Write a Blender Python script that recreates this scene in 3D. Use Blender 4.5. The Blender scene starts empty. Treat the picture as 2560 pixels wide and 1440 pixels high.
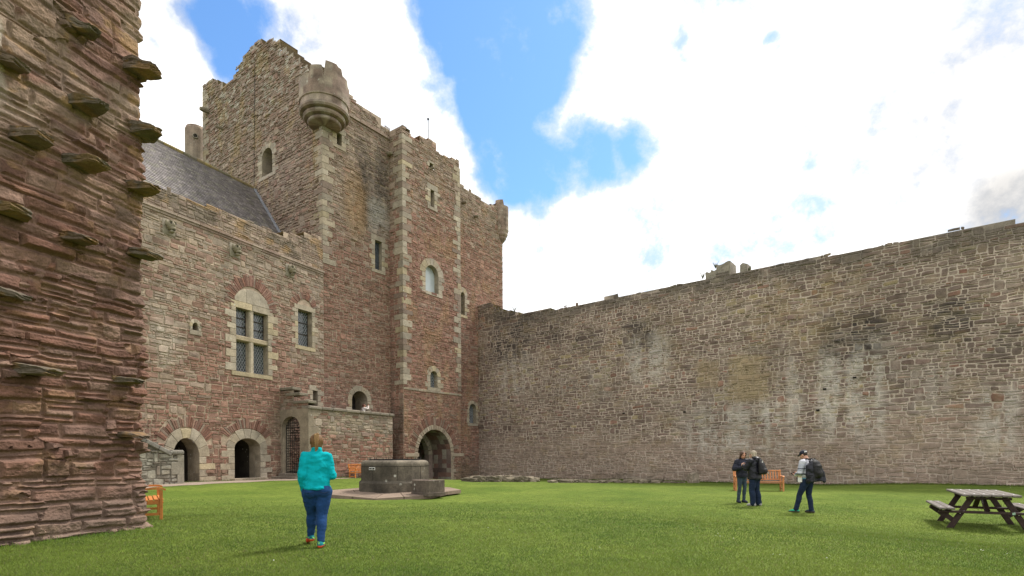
import bpy, math, random
import numpy as np
from mathutils import Vector, Matrix

# ------------------------------------------------------------------ camera model
F = 1400.0; ROLL = .006; HOR = 1138.0; CZ = 1.5
scene = bpy.context.scene
COL = scene.collection
R0 = random.Random(5)

def ray(x, y):
    ox = (x-1280)/F; oy = (HOR-y)/F
    return np.array([ox*math.cos(ROLL)+oy*math.sin(ROLL), 1.0, -ox*math.sin(ROLL)+oy*math.cos(ROLL)])

def at(x, y, D):
    r = ray(x, y)*D
    return Vector((r[0], r[1], r[2]+CZ))

class Plane:
    """vertical wall plane: u along d, v = height, o = outwards along n"""
    def __init__(s, p, d):
        s.p = np.array(p[:2], float); d = np.array(d, float); s.d = d/np.hypot(*d)
        s.n = np.array([s.d[1], -s.d[0]])
    def hit(s, x, y):
        r = ray(x, y); t = s.p@s.n/(r[:2]@s.n); q = r*t
        return (q[:2]-s.p)@s.d, q[2]+CZ
    def pt(s, u, o=0.):
        return s.p+s.d*u+s.n*o
    def w(s, u, v, o=0.):
        q = s.p+s.d*u+s.n*o
        return (q[0], q[1], v)
    def U(s, x, y): return s.hit(x, y)[0]
    def V(s, x, y): return s.hit(x, y)[1]
    def W(s, a):
        a = np.asarray(a, float)
        xy = s.p+a[:, :1]*s.d+a[:, 2:3]*s.n
        return np.column_stack([xy, a[:, 1]])
    def off(s, o):
        return Plane(s.p+s.n*o, s.d)

# ------------------------------------------------------------------ noise
_T = np.random.RandomState(3).rand(256, 256)
def vn(x, y, s=0):
    x = np.asarray(x, float)+s*37.3; y = np.asarray(y, float)+s*11.7
    xi = np.floor(x).astype(int); yi = np.floor(y).astype(int); fx = x-xi; fy = y-yi
    fx = fx*fx*(3-2*fx); fy = fy*fy*(3-2*fy)
    a = _T[xi & 255, yi & 255]; b = _T[(xi+1) & 255, yi & 255]; c = _T[xi & 255, (yi+1) & 255]; d = _T[(xi+1) & 255, (yi+1) & 255]
    return (a*(1-fx)+b*fx)*(1-fy)+(c*(1-fx)+d*fx)*fy
def fbm(x, y, s=0, o=4):
    t = 0; a = .5; n = 0
    for i in range(o):
        t = t+a*vn(x, y, s+i*3); n += a; a *= .5; x = np.asarray(x)*2.03; y = np.asarray(y)*2.03
    return t/n
def sst(a, b, x):
    t = np.clip((x-a)/(b-a), 0, 1); return t*t*(3-2*t)
def mixc(a, b, t):
    return a*(1-t)[:, None]+b*t[:, None]

# ------------------------------------------------------------------ node materials
def _nm(name):
    m = bpy.data.materials.new(name); m.use_nodes = True
    nt = m.node_tree; nt.nodes.clear()
    out = nt.nodes.new('ShaderNodeOutputMaterial'); b = nt.nodes.new('ShaderNodeBsdfPrincipled')
    nt.links.new(b.outputs[0], out.inputs[0])
    return m, nt, b
def nd(nt, t, ins=None, **kw):
    n = nt.nodes.new(t)
    for k, v in kw.items(): setattr(n, k, v)
    for k, v in (ins or {}).items():
        if isinstance(v, bpy.types.NodeSocket): nt.links.new(v, n.inputs[k])
        else: n.inputs[k].default_value = v
    return n
def mat(name, col=(.5, .5, .5), rough=.85, amt=.3, scale=6., bump=.0, bscale=40., metal=0., attr=False, spec=.3, stretch=(1, 1, 1), fine=0., lichen=0.):
    """colour (or the mesh's own colour attribute) broken up by two octaves of noise, with a noise bump"""
    m, nt, b = _nm(name)
    tc = nd(nt, 'ShaderNodeTexCoord')
    mp = nd(nt, 'ShaderNodeMapping', {'Vector': tc.outputs['Object'], 'Scale': stretch})
    n1 = nd(nt, 'ShaderNodeTexNoise', {'Vector': mp.outputs[0], 'Scale': scale, 'Detail': 5., 'Roughness': .65})
    mr = nd(nt, 'ShaderNodeMapRange', {'Value': n1.outputs[0], 1: .3, 2: .7, 3: 1-amt, 4: 1+amt})
    if attr: base = nd(nt, 'ShaderNodeAttribute', attribute_name='col').outputs['Color']
    else:
        rgb = nd(nt, 'ShaderNodeRGB'); rgb.outputs[0].default_value = (*col, 1); base = rgb.outputs[0]
    mu = nd(nt, 'ShaderNodeVectorMath', {0: base, 1: mr.outputs[0]}, operation='MULTIPLY')
    res = mu.outputs[0]
    if fine:
        n3 = nd(nt, 'ShaderNodeTexNoise', {'Vector': mp.outputs[0], 'Scale': scale*6, 'Detail': 3., 'Roughness': .7})
        m3 = nd(nt, 'ShaderNodeMapRange', {'Value': n3.outputs[0], 1: .3, 2: .7, 3: 1-fine, 4: 1+fine})
        res = nd(nt, 'ShaderNodeVectorMath', {0: res, 1: m3.outputs[0]}, operation='MULTIPLY').outputs[0]
    if lichen:
        v = nd(nt, 'ShaderNodeTexVoronoi', {'Vector': mp.outputs[0], 'Scale': 3.2})
        n4 = nd(nt, 'ShaderNodeTexNoise', {'Vector': mp.outputs[0], 'Scale': 2.0, 'Detail': 3.})
        a1 = nd(nt, 'ShaderNodeMapRange', {'Value': v.outputs['Distance'], 1: .1, 2: .2, 3: 1., 4: 0.})
        a2 = nd(nt, 'ShaderNodeMapRange', {'Value': n4.outputs[0], 1: .5, 2: .62, 3: 0., 4: lichen})
        a3 = nd(nt, 'ShaderNodeMath', {0: a1.outputs[0], 1: a2.outputs[0]}, operation='MULTIPLY')
        mx = nd(nt, 'ShaderNodeMixRGB', {0: a3.outputs[0], 1: res, 2: (.5, .49, .42, 1)}); res = mx.outputs[0]
    nt.links.new(res, b.inputs['Base Color'])
    b.inputs['Roughness'].default_value = rough; b.inputs['Metallic'].default_value = metal
    b.inputs['Specular IOR Level'].default_value = spec
    if bump:
        n2 = nd(nt, 'ShaderNodeTexNoise', {'Vector': mp.outputs[0], 'Scale': bscale, 'Detail': 4., 'Roughness': .6})
        bp = nd(nt, 'ShaderNodeBump', {'Height': n2.outputs[0], 'Strength': bump, 'Distance': .02})
        nt.links.new(bp.outputs[0], b.inputs['Normal'])
    return m

M = {}
M['stone'] = mat('rubble_stone', rough=.93, amt=.22, scale=3.5, bump=.9, bscale=14, attr=True, fine=.22)
M['rock'] = mat('pier_rock', rough=.95, amt=.2, scale=5., bump=.8, bscale=30, attr=True, fine=.22)
M['ashlar'] = mat('dressed_sandstone', rough=.9, amt=.24, scale=2.5, bump=.7, bscale=12, attr=True, fine=.18, lichen=.75)
M['dark'] = mat('unlit_interior', (.022, .018, .016), rough=.95, amt=.4, scale=2)
M['slate'] = mat('roof_slate', rough=.6, amt=.25, scale=5, bump=.3, bscale=20, attr=True, fine=.15)
M['lead'] = mat('lead_flashing', (.25, .26, .29), rough=.55, amt=.2, scale=3)
M['iron'] = mat('black_iron', (.018, .017, .017), rough=.55, amt=.3, scale=12, metal=.3)
M['leadcame'] = mat('lead_came', (.30, .31, .32), rough=.6, amt=.2, scale=8)
M['leadframe'] = mat('iron_casement', (.045, .036, .03), rough=.7, amt=.2, scale=8)
M['glass'] = mat('old_window_glass', (.045, .055, .065), rough=.12, amt=.5, scale=9, bump=.3, bscale=7, spec=.9)
M['skyglass'] = mat('painted_sky_reflection_glass', (.47, .52, .53), rough=.15, amt=.08, scale=1.5, spec=.5)  # pale base colour stands in for reflected sky
M['teak'] = mat('oiled_teak', (.50, .185, .045), rough=.5, amt=.25, scale=5, stretch=(1, 1, 1), bump=.15, bscale=40)
M['teak2'] = mat('worn_teak', (.48, .20, .08), rough=.6, amt=.25, scale=5, bump=.15, bscale=40)
M['darkwood'] = mat('brown_stained_timber', (.040, .022, .018), rough=.6, amt=.4, scale=9, bump=.2, bscale=50)
M['greywood'] = mat('weathered_grey_timber', (.15, .13, .115), rough=.75, amt=.3, scale=7, bump=.25, bscale=60)
M['bolt'] = mat('bright_bolt_head', (.75, .75, .74), rough=.35, amt=.1, metal=.5)
M['paper'] = mat('white_paper', (.75, .73, .70), rough=.8, amt=.06, attr=False)
M['paint'] = mat('vertex_painted_cloth', rough=.9, amt=.10, scale=10, attr=True, bump=.25, bscale=60)
M['skin'] = mat('skin', rough=.6, amt=.05, scale=12, attr=True)
M['fleece'] = mat('turquoise_fleece', (.003, .33, .375), rough=1., amt=.10, scale=9, bump=.35, bscale=140, spec=.1)
M['denim'] = mat('blue_denim', (.012, .045, .135), rough=.9, amt=.28, scale=8, bump=.25, bscale=120, spec=.2)
M['darkdenim'] = mat('dark_denim', (.010, .020, .048), rough=.9, amt=.3, scale=8, bump=.2, bscale=120)
M['greydenim'] = mat('grey_blue_denim', (.040, .062, .085), rough=.9, amt=.3, scale=8, bump=.2, bscale=120)
M['rain'] = mat('black_rain_jacket', (.012, .012, .018), rough=.45, amt=.3, scale=7, bump=.35, bscale=14)
M['navy'] = mat('navy_jacket', (.014, .015, .03), rough=.6, amt=.3, scale=7, bump=.3, bscale=14)
M['nylon'] = mat('black_nylon', (.012, .011, .012), rough=.6, amt=.4, scale=11, bump=.4, bscale=30)
M['hair'] = mat('hair', rough=.6, amt=.35, scale=30, attr=True, stretch=(1, 1, .25), bump=.5, bscale=90)
M['sandpave'] = mat('pink_sandstone_flags', rough=.9, amt=.15, scale=2.5, bump=.3, bscale=30, attr=True, fine=.1)
M['gravel'] = mat('pinkish_gravel', (.30, .235, .185), rough=.97, amt=.18, scale=1.2, bump=.6, bscale=60, fine=.2)
M['wellstone'] = mat('blackened_well_stone', rough=.85, amt=.45, scale=2.2, bump=.4, bscale=30, attr=True, fine=.25, lichen=.8)
M['leaf'] = mat('weed_leaves', rough=.8, amt=.3, scale=20, attr=True)

# ------------------------------------------------------------------ mesh + object helpers
def mesh_from(name, v, f, c=None, smooth=False):
    me = bpy.data.meshes.new(name)
    if isinstance(v, np.ndarray): v = v.tolist()
    me.from_pydata(v, [], f)
    if c is not None:
        a = me.color_attributes.new('col', 'FLOAT_COLOR', 'POINT')
        c = np.asarray(c, np.float32); c4 = np.ones((len(c), 4), np.float32); c4[:, :3] = c[:, :3]
        a.data.foreach_set('color', c4.ravel())
    if smooth: me.polygons.foreach_set('use_smooth', [True]*len(me.polygons))
    me.update()
    return me
def link(name, me, m, parent=None):
    o = bpy.data.objects.new(name, me); COL.objects.link(o)
    if m is not None and me is not None and not me.materials: me.materials.append(m)
    if parent is not None:
        o.parent = parent
        if parent.type == 'EMPTY' and not parent.get('_local'):
            o.matrix_parent_inverse = Matrix.Translation(-Vector(parent.location))
    return o
def tag(o, label=None, cat=None, group=None, kind=None):
    if label: o['label'] = label
    if cat: o['category'] = cat
    if group: o['group'] = group
    if kind: o['kind'] = kind
    return o
def thing(name, label, cat, loc, rotz=0., group=None, local=False, scale=1.):
    o = bpy.data.objects.new(name, None); COL.objects.link(o)
    o.location = loc; o.rotation_euler = (0, 0, rotz); o.scale = (scale,)*3; o.empty_display_size = .2
    if local: o['_local'] = 1
    return tag(o, label, cat, group)
def kids(o): return [c for c in bpy.data.objects if c.parent == o]
def copy_tree(o, parent=None):
    c = o.copy(); COL.objects.link(c)
    if parent is not None: c.parent = parent
    for k in kids(o): copy_tree(k, c)
    return c

class MB:
    def __init__(s): s.v = []; s.f = []; s.c = []
    def add(s, vs, fs, col=(1, 1, 1)):
        n = len(s.v); s.v += [tuple(p) for p in vs]; s.f += [tuple(i+n for i in f) for f in fs]; s.c += [col]*len(vs)
    def box(s, c, size, rot=None, col=(1, 1, 1), ch=0.):
        hx, hy, hz = [a/2 for a in size]; c = Vector(c)
        if ch <= 0:
            vs = [Vector((sx*hx, sy*hy, sz*hz)) for sz in (-1, 1) for sy in (-1, 1) for sx in (-1, 1)]
            fs = [(0, 2, 3, 1), (4, 5, 7, 6), (0, 1, 5, 4), (2, 6, 7, 3), (0, 4, 6, 2), (1, 3, 7, 5)]
        else:
            vs = []; 
            for sz in (-1, 1):
                for sy in (-1, 1):
                    for sx in (-1, 1):
                        vs += [Vector((sx*hx, sy*(hy-ch), sz*(hz-ch))), Vector((sx*(hx-ch), sy*hy, sz*(hz-ch))), Vector((sx*(hx-ch), sy*(hy-ch), sz*hz))]
            I = lambda x, y, z, k: ((z*2+y)*2+x)*3+k
            fs = []
            for a in (0, 1):
                q = [I(a, 0, 0, 0), I(a, 1, 0, 0), I(a, 1, 1, 0), I(a, 0, 1, 0)]; fs.append(q if a else q[::-1])
                q = [I(0, a, 0, 1), I(0, a, 1, 1), I(1, a, 1, 1), I(1, a, 0, 1)]; fs.append(q if a else q[::-1])
                q = [I(0, 0, a, 2), I(1, 0, a, 2), I(1, 1, a, 2), I(0, 1, a, 2)]; fs.append(q if a else q[::-1])
            for a in (0, 1):
                for b in (0, 1):
                    fs.append((I(a, b, 0, 0), I(a, b, 1, 0), I(a, b, 1, 1), I(a, b, 0, 1)))
                    fs.append((I(a, 0, b, 0), I(a, 1, b, 0), I(a, 1, b, 2), I(a, 0, b, 2)))
                    fs.append((I(0, a, b, 1), I(1, a, b, 1), I(1, a, b, 2), I(0, a, b, 2)))
            for x in (0, 1):
                for y in (0, 1):
                    for z in (0, 1): fs.append((I(x, y, z, 0), I(x, y, z, 1), I(x, y, z, 2)))
        if rot is not None: vs = [rot@p for p in vs]
        s.add([p+c for p in vs], fs, col)
    def beam(s, a, b, w, h, up=(0, 0, 1), col=(1, 1, 1), ch=0.):
        a = Vector(a); b = Vector(b); z = (b-a); L = z.length; z.normalize(); y = Vector(up); x = y.cross(z)
        if x.length < 1e-4: x = Vector((1, 0, 0)).cross(z)
        x.normalize(); y = z.cross(x)
        rot = Matrix((x, y, z)).transposed()
        s.box((a+b)/2, (w, h, L), rot, col, ch)
    def rings(s, rs, col=(1, 1, 1), cap=True, closed=True):
        n = len(rs[0]); m = len(rs); vs = [p for r in rs for p in r]; fs = []
        for i in range(m-1):
            for j in range(n if closed else n-1):
                k = (j+1) % n; fs.append((i*n+j, i*n+k, (i+1)*n+k, (i+1)*n+j))
        if cap: fs.append(tuple(range(n))[::-1]); fs.append(tuple((m-1)*n+j for j in range(n)))
        s.add(vs, fs, col)
    def tube(s, pts, rad, seg=8, col=(1, 1, 1)):
        pts = [Vector(p) for p in pts]; rs = []
        if not isinstance(rad, (list, tuple)): rad = [rad]*len(pts)
        for i, p in enumerate(pts):
            t = (pts[min(i+1, len(pts)-1)]-pts[max(i-1, 0)]).normalized()
            a = t.cross(Vector((0, 0, 1)));
            if a.length < .05: a = t.cross(Vector((0, 1, 0)))
            a.normalize(); b = t.cross(a)
            rs.append([p+(a*math.cos(6.2832*j/seg)+b*math.sin(6.2832*j/seg))*rad[i] for j in range(seg)])
        s.rings(rs, col)
    def ell(s, c, r, rot=None, col=(1, 1, 1), su=14, sv=9):
        c = Vector(c); vs = []; fs = []
        if not isinstance(r, (list, tuple)): r = (r, r, r)
        for i in range(1, sv):
            th = math.pi*i/sv
            for j in range(su):
                ph = 6.28319*j/su; p = Vector((r[0]*math.sin(th)*math.cos(ph), r[1]*math.sin(th)*math.sin(ph), r[2]*math.cos(th)))
                vs.append(p)
        vs.append(Vector((0, 0, r[2]))); vs.append(Vector((0, 0, -r[2]))); T = len(vs)-2
        for i in range(sv-2):
            for j in range(su):
                k = (j+1) % su; fs.append((i*su+j, (i+1)*su+j, (i+1)*su+k, i*su+k))
        for j in range(su):
            k = (j+1) % su; fs.append((T, j, k)); fs.append((T+1, (sv-2)*su+k, (sv-2)*su+j))
        if rot is not None: vs = [rot@p for p in vs]
        s.add([p+c for p in vs], fs, col)
    def chain(s, pr, seg=12, col=(1, 1, 1)):
        for i, (p, r) in enumerate(pr):
            s.ell(p, r, None, col, seg, 8)
            if i:
                a, ra = pr[i-1]; d = (Vector(p)-Vector(a))
                if d.length > 1e-4: s.tube([a, p], [ra, r], seg, col)
    def prism(s, P, poly, d0, d1, col, ins=.02, jit=.0, R=None):
        """stone block on a wall plane: outline poly (u,v), rises from d0 to d1 with a chamfered front"""
        n = len(poly); cu = sum(p[0] for p in poly)/n; cv = sum(p[1] for p in poly)/n
        if jit and R: poly = [(u+R.uniform(-jit, jit), v+R.uniform(-jit, jit)) for u, v in poly]
        def inn(u, v):
            L = math.hypot(u-cu, v-cv) or 1; k = min(.45, ins*1.4/L); return u+(cu-u)*k, v+(cv-v)*k
        A = [P.w(u, v, d0) for u, v in poly]; B = [P.w(u, v, d1-ins*.8) for u, v in poly]; C = [P.w(*inn(u, v), d1) for u, v in poly]
        fs = [(i, (i+1) % n, n+(i+1) % n, n+i) for i in range(n)]+[(n+i, n+(i+1) % n, 2*n+(i+1) % n, 2*n+i) for i in range(n)]+[tuple(range(2*n, 3*n))]
        s.add(A+B+C, fs, col)
    def build(s, name, m, parent=None, smooth=False):
        return link(name, mesh_from(name, s.v, s.f, s.c, smooth), m, parent)

# ------------------------------------------------------------------ layout planes (see the photograph)
hallP = Plane(at(615, 1200, 31.5), (.4986, 1))
UT = hallP.U(808, 680)
T0 = hallP.pt(UT)
towP = Plane(T0, (.7286, 1))                                   # courtyard front of the tower
sideP = Plane(T0, (towP.d[1], -towP.d[0]))                     # tower's gable side, u<0 away from the corner
gateP = Plane(hallP.pt(hallP.U(703, 1190)), (hallP.d[1], -hallP.d[0]))
UG = gateP.U(771, 1080)
landP = Plane(gateP.pt(UG), hallP.d)
UL = landP.U(981, 1040)
tlP = Plane(towP.pt(towP.U(977, 1000)), (towP.d[1], -towP.d[0]))   # stair turret's left cheek
UTL = tlP.U(1009, 1000)
turP = Plane(tlP.pt(UTL), towP.d)                              # stair turret's front
UTR = turP.U(1151, 985)
curP = Plane(towP.pt(towP.U(1196, 1000)), (1.232, -1))         # curtain wall
UE = towP.U(1256, 600)                                         # far end of tower front

# ------------------------------------------------------------------ ground
_gp = [(800, 1372, 8.0), (780, 1357, 8.45), (2020, 1284, 15.2), (1880, 1266, 16.3), (2371, 1318, 13.4), (2548, 1329, 12.8), (1895, 1226, 25.0),
       (985, 1231, 22.0), (885, 1201, 30.7), (475, 1206, 28.4), (615, 1200, 31.4), (1316, 1197, 46.1), (1866, 1209, 35.1), (2560, 1216, 27.),
       (365, 1319, 10.4), (0, 1364, 8.2), (1085, 1202, 43.), (402, 1298, 11.3), (1280, 1440, 6.7), (2560, 1440, 6.8), (200, 1440, 6.7), (1600, 1330, 10.), (1150, 1300, 12.), (860, 1250, 20.8), (995, 1256, 20.0), (1135, 1253, 20.6), (1180, 1239, 22.), (830, 1240, 22.), (500, 1281, 14.), (900, 1283, 14.), (1300, 1284, 14.), (500, 1263, 17.), (900, 1265, 17.), (1300, 1266, 17.), (1700, 1267, 17.)]
_G = np.array([list(at(*g)) for g in _gp])
def gz(x, y):
    x = np.asarray(x, float); y = np.asarray(y, float)
    w = 1/(((x[..., None]-_G[:, 0])**2+(y[..., None]-_G[:, 1])**2)/9+.35)**2
    far = 1/((60.)**2/9)**2*.2
    z = ((w*_G[:, 2]).sum(-1))/(w.sum(-1)+far)
    return z+.02*(fbm(x*.35, y*.35, 9, 2)-.5)
def gp(px, py):
    r = ray(px, py); D = 4.
    while D < 90:
        if CZ+r[2]*D < float(gz(r[0]*D, r[1]*D)): break
        D += .02
    return Vector((r[0]*D, r[1]*D, float(gz(r[0]*D, r[1]*D))))
def grid_mesh(name, X, Y, Z):
    ny, nx = X.shape; v = np.column_stack([X.ravel(), Y.ravel(), Z.ravel()])
    i = np.arange(ny-1)[:, None]*nx+np.arange(nx-1)[None]
    f = np.stack([i, i+1, i+1+nx, i+nx], -1).reshape(-1, 4)
    return v, f.tolist()

def lawn_mat():
    m, nt, b = _nm('mown_lawn')
    tc = nd(nt, 'ShaderNodeTexCoord'); O = tc.outputs['Object']
    n1 = nd(nt, 'ShaderNodeTexNoise', {'Vector': O, 'Scale': .33, 'Detail': 5., 'Roughness': .6})
    n2 = nd(nt, 'ShaderNodeTexNoise', {'Vector': O, 'Scale': 4., 'Detail': 6., 'Roughness': .7})
    n3 = nd(nt, 'ShaderNodeTexNoise', {'Vector': O, 'Scale': 60., 'Detail': 4., 'Roughness': .7})
    r1 = nd(nt, 'ShaderNodeValToRGB', {0: n1.outputs[0]})
    e = r1.color_ramp.elements; e[0].position = .33; e[0].color = (.080, .126, .016, 1); e[1].position = .66; e[1].color = (.134, .178, .028, 1)
    m2 = nd(nt, 'ShaderNodeMapRange', {'Value': n2.outputs[0], 1: .3, 2: .7, 3: .72, 4: 1.28})
    m3 = nd(nt, 'ShaderNodeMapRange', {'Value': n3.outputs[0], 1: .3, 2: .7, 3: .75, 4: 1.25})
    q = nd(nt, 'ShaderNodeVectorMath', {0: r1.outputs[0], 1: m2.outputs[0]}, operation='MULTIPLY')
    q2 = nd(nt, 'ShaderNodeVectorMath', {0: q.outputs[0], 1: m3.outputs[0]}, operation='MULTIPLY')
    nt.links.new(q2.outputs[0], b.inputs['Base Color']); b.inputs['Roughness'].default_value = .95; b.inputs['Specular IOR Level'].default_value = .15
    bp = nd(nt, 'ShaderNodeBump', {'Height': n3.outputs[0], 'Strength': .8, 'Distance': .03}); nt.links.new(bp.outputs[0], b.inputs['Normal'])
    return m
M['lawn'] = lawn_mat()

def build_ground():
    xs = np.concatenate([np.linspace(-300, -46, 9), np.arange(-44, 45, .5), np.linspace(46, 300, 9)])
    ys = np.concatenate([np.linspace(-300, -12, 9), np.arange(-10, 62, .5), np.linspace(64, 360, 9)])
    X, Y = np.meshgrid(xs, ys); v, f = grid_mesh('lawn', X, Y, gz(X, Y))
    tag(link('lawn', mesh_from('lawn', v, f, None, True), M['lawn']), kind='structure')
    # gravel path along the hall
    us = np.arange(-9, 12.5, .25); ts = np.linspace(0, 1, 7)
    Xp = np.zeros((len(ts), len(us))); Yp = Xp.copy()
    for i, t in enumerate(ts):
        for j, u in enumerate(us):
            w = np.interp(u, [-9, -3, 0, 2.6, 4.5, 9, 12], [2.6, 2.5, 2.6, 3.5, 3.75, 4.2, 4.4])+.12*math.sin(u*2.3)+.08*math.sin(u*5.1)
            p = hallP.pt(u, -.4+(w+.4)*t); Xp[i, j], Yp[i, j] = p
    v, f = grid_mesh('p', Xp, Yp, gz(Xp, Yp)+.012)
    tag(link('gravel_path', mesh_from('gravel_path', v, f, None, True), M['gravel']), kind='structure')

# ------------------------------------------------------------------ masonry generator
def cut(free, a, b):
    out = []
    for x, y in free:
        if b <= x or a >= y: out.append((x, y))
        else:
            if a-x > .02: out.append((x, a))
            if y-b > .02: out.append((b, y))
    return out

def hole_span(poly, v, e):
    vs = [p[1] for p in poly]; lo, hi = min(vs), max(vs)
    if v < lo-e*.35 or v > hi+e*.6: return None
    v = min(max(v, lo+.01), hi-.03)
    us = []
    n = len(poly)
    for i in range(n):
        (a, b), (c, d) = poly[i], poly[(i+1) % n]
        if (b-v)*(d-v) <= 0 and b != d: us.append(a+(c-a)*(v-b)/(d-b))
    return (min(us)-e, max(us)+e) if us else None

def masonry(name, P, u0, u1, v0, v1, colf, mcol, seed, parent, top=None, holes=(), rh=(.1, .26), sl=(.22, .75), gap=.016,
            dep=(.015, .055), stain=None, thick=1.0, mat_=None, blank=(), back=True, mort=.45, tall=.12, split=.18, wob=.16):
    R = random.Random(seed); top = top or (lambda u: 1e9)
    rows = [v0]
    while rows[-1] < v1: rows.append(rows[-1]+R.uniform(*rh))
    rows[-1] = v1 if v1-rows[-2] > .05 else rows[-1]
    nb = len(rows); mh = (rh[0]+rh[1])/2
    ph = [[R.uniform(0, 6.28) for _ in range(3)] for _ in rows]
    def b(k, u):
        if k == 0 or k == nb-1: return rows[k]
        p = ph[k]; return rows[k]+mh*wob*(math.sin(u*.7+p[0])+.7*math.sin(u*2.1+p[1])+.5*math.sin(u*4.7+p[2]))
    taken = {}
    SV = []; SF = []; SO = []; SC = []; BV = []; BF = []
    def stone(us, ue, lo, hi):
        w = ue-us; cu = (us+ue)/2
        a0 = lo(us); a1 = lo(ue); h0 = hi(us); h1 = hi(ue); cv = (a0+a1+h0+h1)/4; h = max(.02, (h0+h1-a0-a1)/2)
        g = gap*R.uniform(.6, 1.5)/2; m = min(w, h); j = m*.10
        J = lambda: R.uniform(-j, j)
        r = [R.uniform(.02, .3)*m*.6 for _ in range(4)]
        o = [(us+g+r[0]*.7, a0+g+r[0]*.45), (cu+J()*2, lo(cu)+g+J()*.5), (ue-g-r[1]*.7, a1+g+r[1]*.45), (ue-g+J()*.6, (a1+h1)/2+J()),
             (ue-g-r[2]*.7, h1-g-r[2]*.45), (cu+J()*2, hi(cu)-g+J()*.5), (us+g+r[3]*.7, h0-g-r[3]*.45), (us+g+J()*.6, (a0+h0)/2+J())]
        d = R.uniform(*dep); 
        if R.random() < .06: d *= 1.7
        ins = min(.028, .14*h); tu = R.uniform(-.025, .025); tv = R.uniform(-.10, .10)
        n = len(SV)
        for (x, y) in o: SV.append((x, y, .003))
        for (x, y) in o:
            L = math.hypot(x-cu, y-cv) or 1; k = 1-min(.5, ins*1.1/L)
            x = cu+(x-cu)*k; y = cv+(y-cv)*k; SV.append((x, y, max(.006, d+tu*(x-cu)+tv*(y-cv))))
        SV.append((cu+J(), cv+J(), d+R.uniform(-.008, .014)))
        for i in range(8):
            k = (i+1) % 8; SF.append((n+i, n+k, n+8+k, n+8+i)); SF.append((n+8+i, n+8+k, n+16))
        SO.append((cu, cv, R.random(), R.random(), w, h))
    for k in range(nb-1):
        vm = (rows[k]+rows[k+1])/2; h = rows[k+1]-rows[k]
        free = [(u0, u1)]
        for poly, e in holes:
            sp = hole_span(poly, vm, e)
            if sp: free = cut(free, *sp)
        for a, c in free:                                       # the mortar bed
            n = max(1, int((c-a)/.8)); 
            for i in range(n):
                x = a+(c-a)*i/n; y = a+(c-a)*(i+1)/n; t = top((x+y)/2)
                if vm > t: continue
                q = len(BV); BV.extend([(x, rows[k], 0), (y, rows[k], 0), (y, rows[k+1], 0), (x, rows[k+1], 0)]); BF.append((q, q+1, q+2, q+3))
                if vm+h > t or k == nb-2:
                    BV.extend([(x, rows[k+1], -thick), (y, rows[k+1], -thick)]); BF.append((q+3, q+2, q+5, q+4))
                    BV.extend([(x, rows[k]-h, -thick), (y, rows[k]-h, -thick)]); BF.append((q+4, q+5, q+7, q+6))
        for poly, e in blank:
            sp = hole_span(poly, vm, e)
            if sp: free = cut(free, *sp)
        for a, c in taken.get(k, []): free = cut(free, a, c)
        for a, c in free:
            u = a
            while u < c-.01:
                w = min(max(h*R.uniform(1.1, 4.2), sl[0]), sl[1])*R.uniform(.8, 1.2)
                if c-(u+w) < sl[0]*.7: w = c-u
                if w > sl[1]*1.5: w *= .5
                ue = u+w
                if vm < top(u+w/2)+R.uniform(-.06, .06):
                    lo = (lambda q, k=k: b(k, q)); hi = (lambda q, k=k: b(k+1, q))
                    if R.random() < tall and k+2 < nb and w < .6 and rows[k+2]-rows[k] < .6 and vm+h < top(u+w/2) and not any(hole_span(p, (rows[k+1]+rows[k+2])/2, e+.05) and hole_span(p, (rows[k+1]+rows[k+2])/2, e+.05)[0] < ue and hole_span(p, (rows[k+1]+rows[k+2])/2, e+.05)[1] > u for p, e in holes) and not any(x < ue and y > u for x, y in taken.get(k+1, [])):
                        taken.setdefault(k+1, []).append((u, ue)); stone(u, ue, lo, lambda q, k=k: b(k+2, q))
                    elif R.random() < split and h > mh*.9:
                        f = R.uniform(.35, .65); s1 = R.uniform(-.06, .06)
                        md = lambda q, k=k, f=f, s1=s1, c0=u+w/2: b(k, q)*(1-f)+b(k+1, q)*f+s1*(q-c0)
                        stone(u, ue, lo, md)
                        if w > .5 and R.random() < .6: e = u+w*R.uniform(.35, .65); stone(u, e, md, hi); stone(e, ue, md, hi)
                        else: stone(u, ue, md, hi)
                    else: stone(u, ue, lo, hi)
                u = ue
    SO = np.array(SO); sc = colf(*SO.T)                          # one colour per stone
    ns = len(SO); vc = np.repeat(sc, 17, 0)
    ring = np.tile(np.r_[np.ones(8), np.zeros(9)].astype(bool), ns)
    mc = np.array(mcol); vc[ring] = vc[ring]*(1-mort)+mc*mort
    A = np.array(SV); B = np.array(BV)
    nz = fbm(A[:, 0]*7, A[:, 1]*16, seed, 3)
    vc *= (.72+.56*nz)[:, None]
    bc = np.tile(mc, (len(B), 1))*(.8+.4*fbm(B[:, 0]*1.3, B[:, 1]*1.3, seed+1))[:, None]
    allv = np.vstack([A, B]); allc = np.vstack([vc, bc])
    if stain is not None: allc = stain(allv[:, 0], allv[:, 1], allc)
    f = SF+[tuple(i+len(A) for i in q) for q in BF]
    return link(name, mesh_from(name, P.W(allv), f, np.clip(allc, .008, .75)), mat_ or M['stone'], parent)

def pick(pal, r):
    pal = np.array(pal); return pal[(np.asarray(r)*len(pal)).astype(int) % len(pal)]

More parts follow.
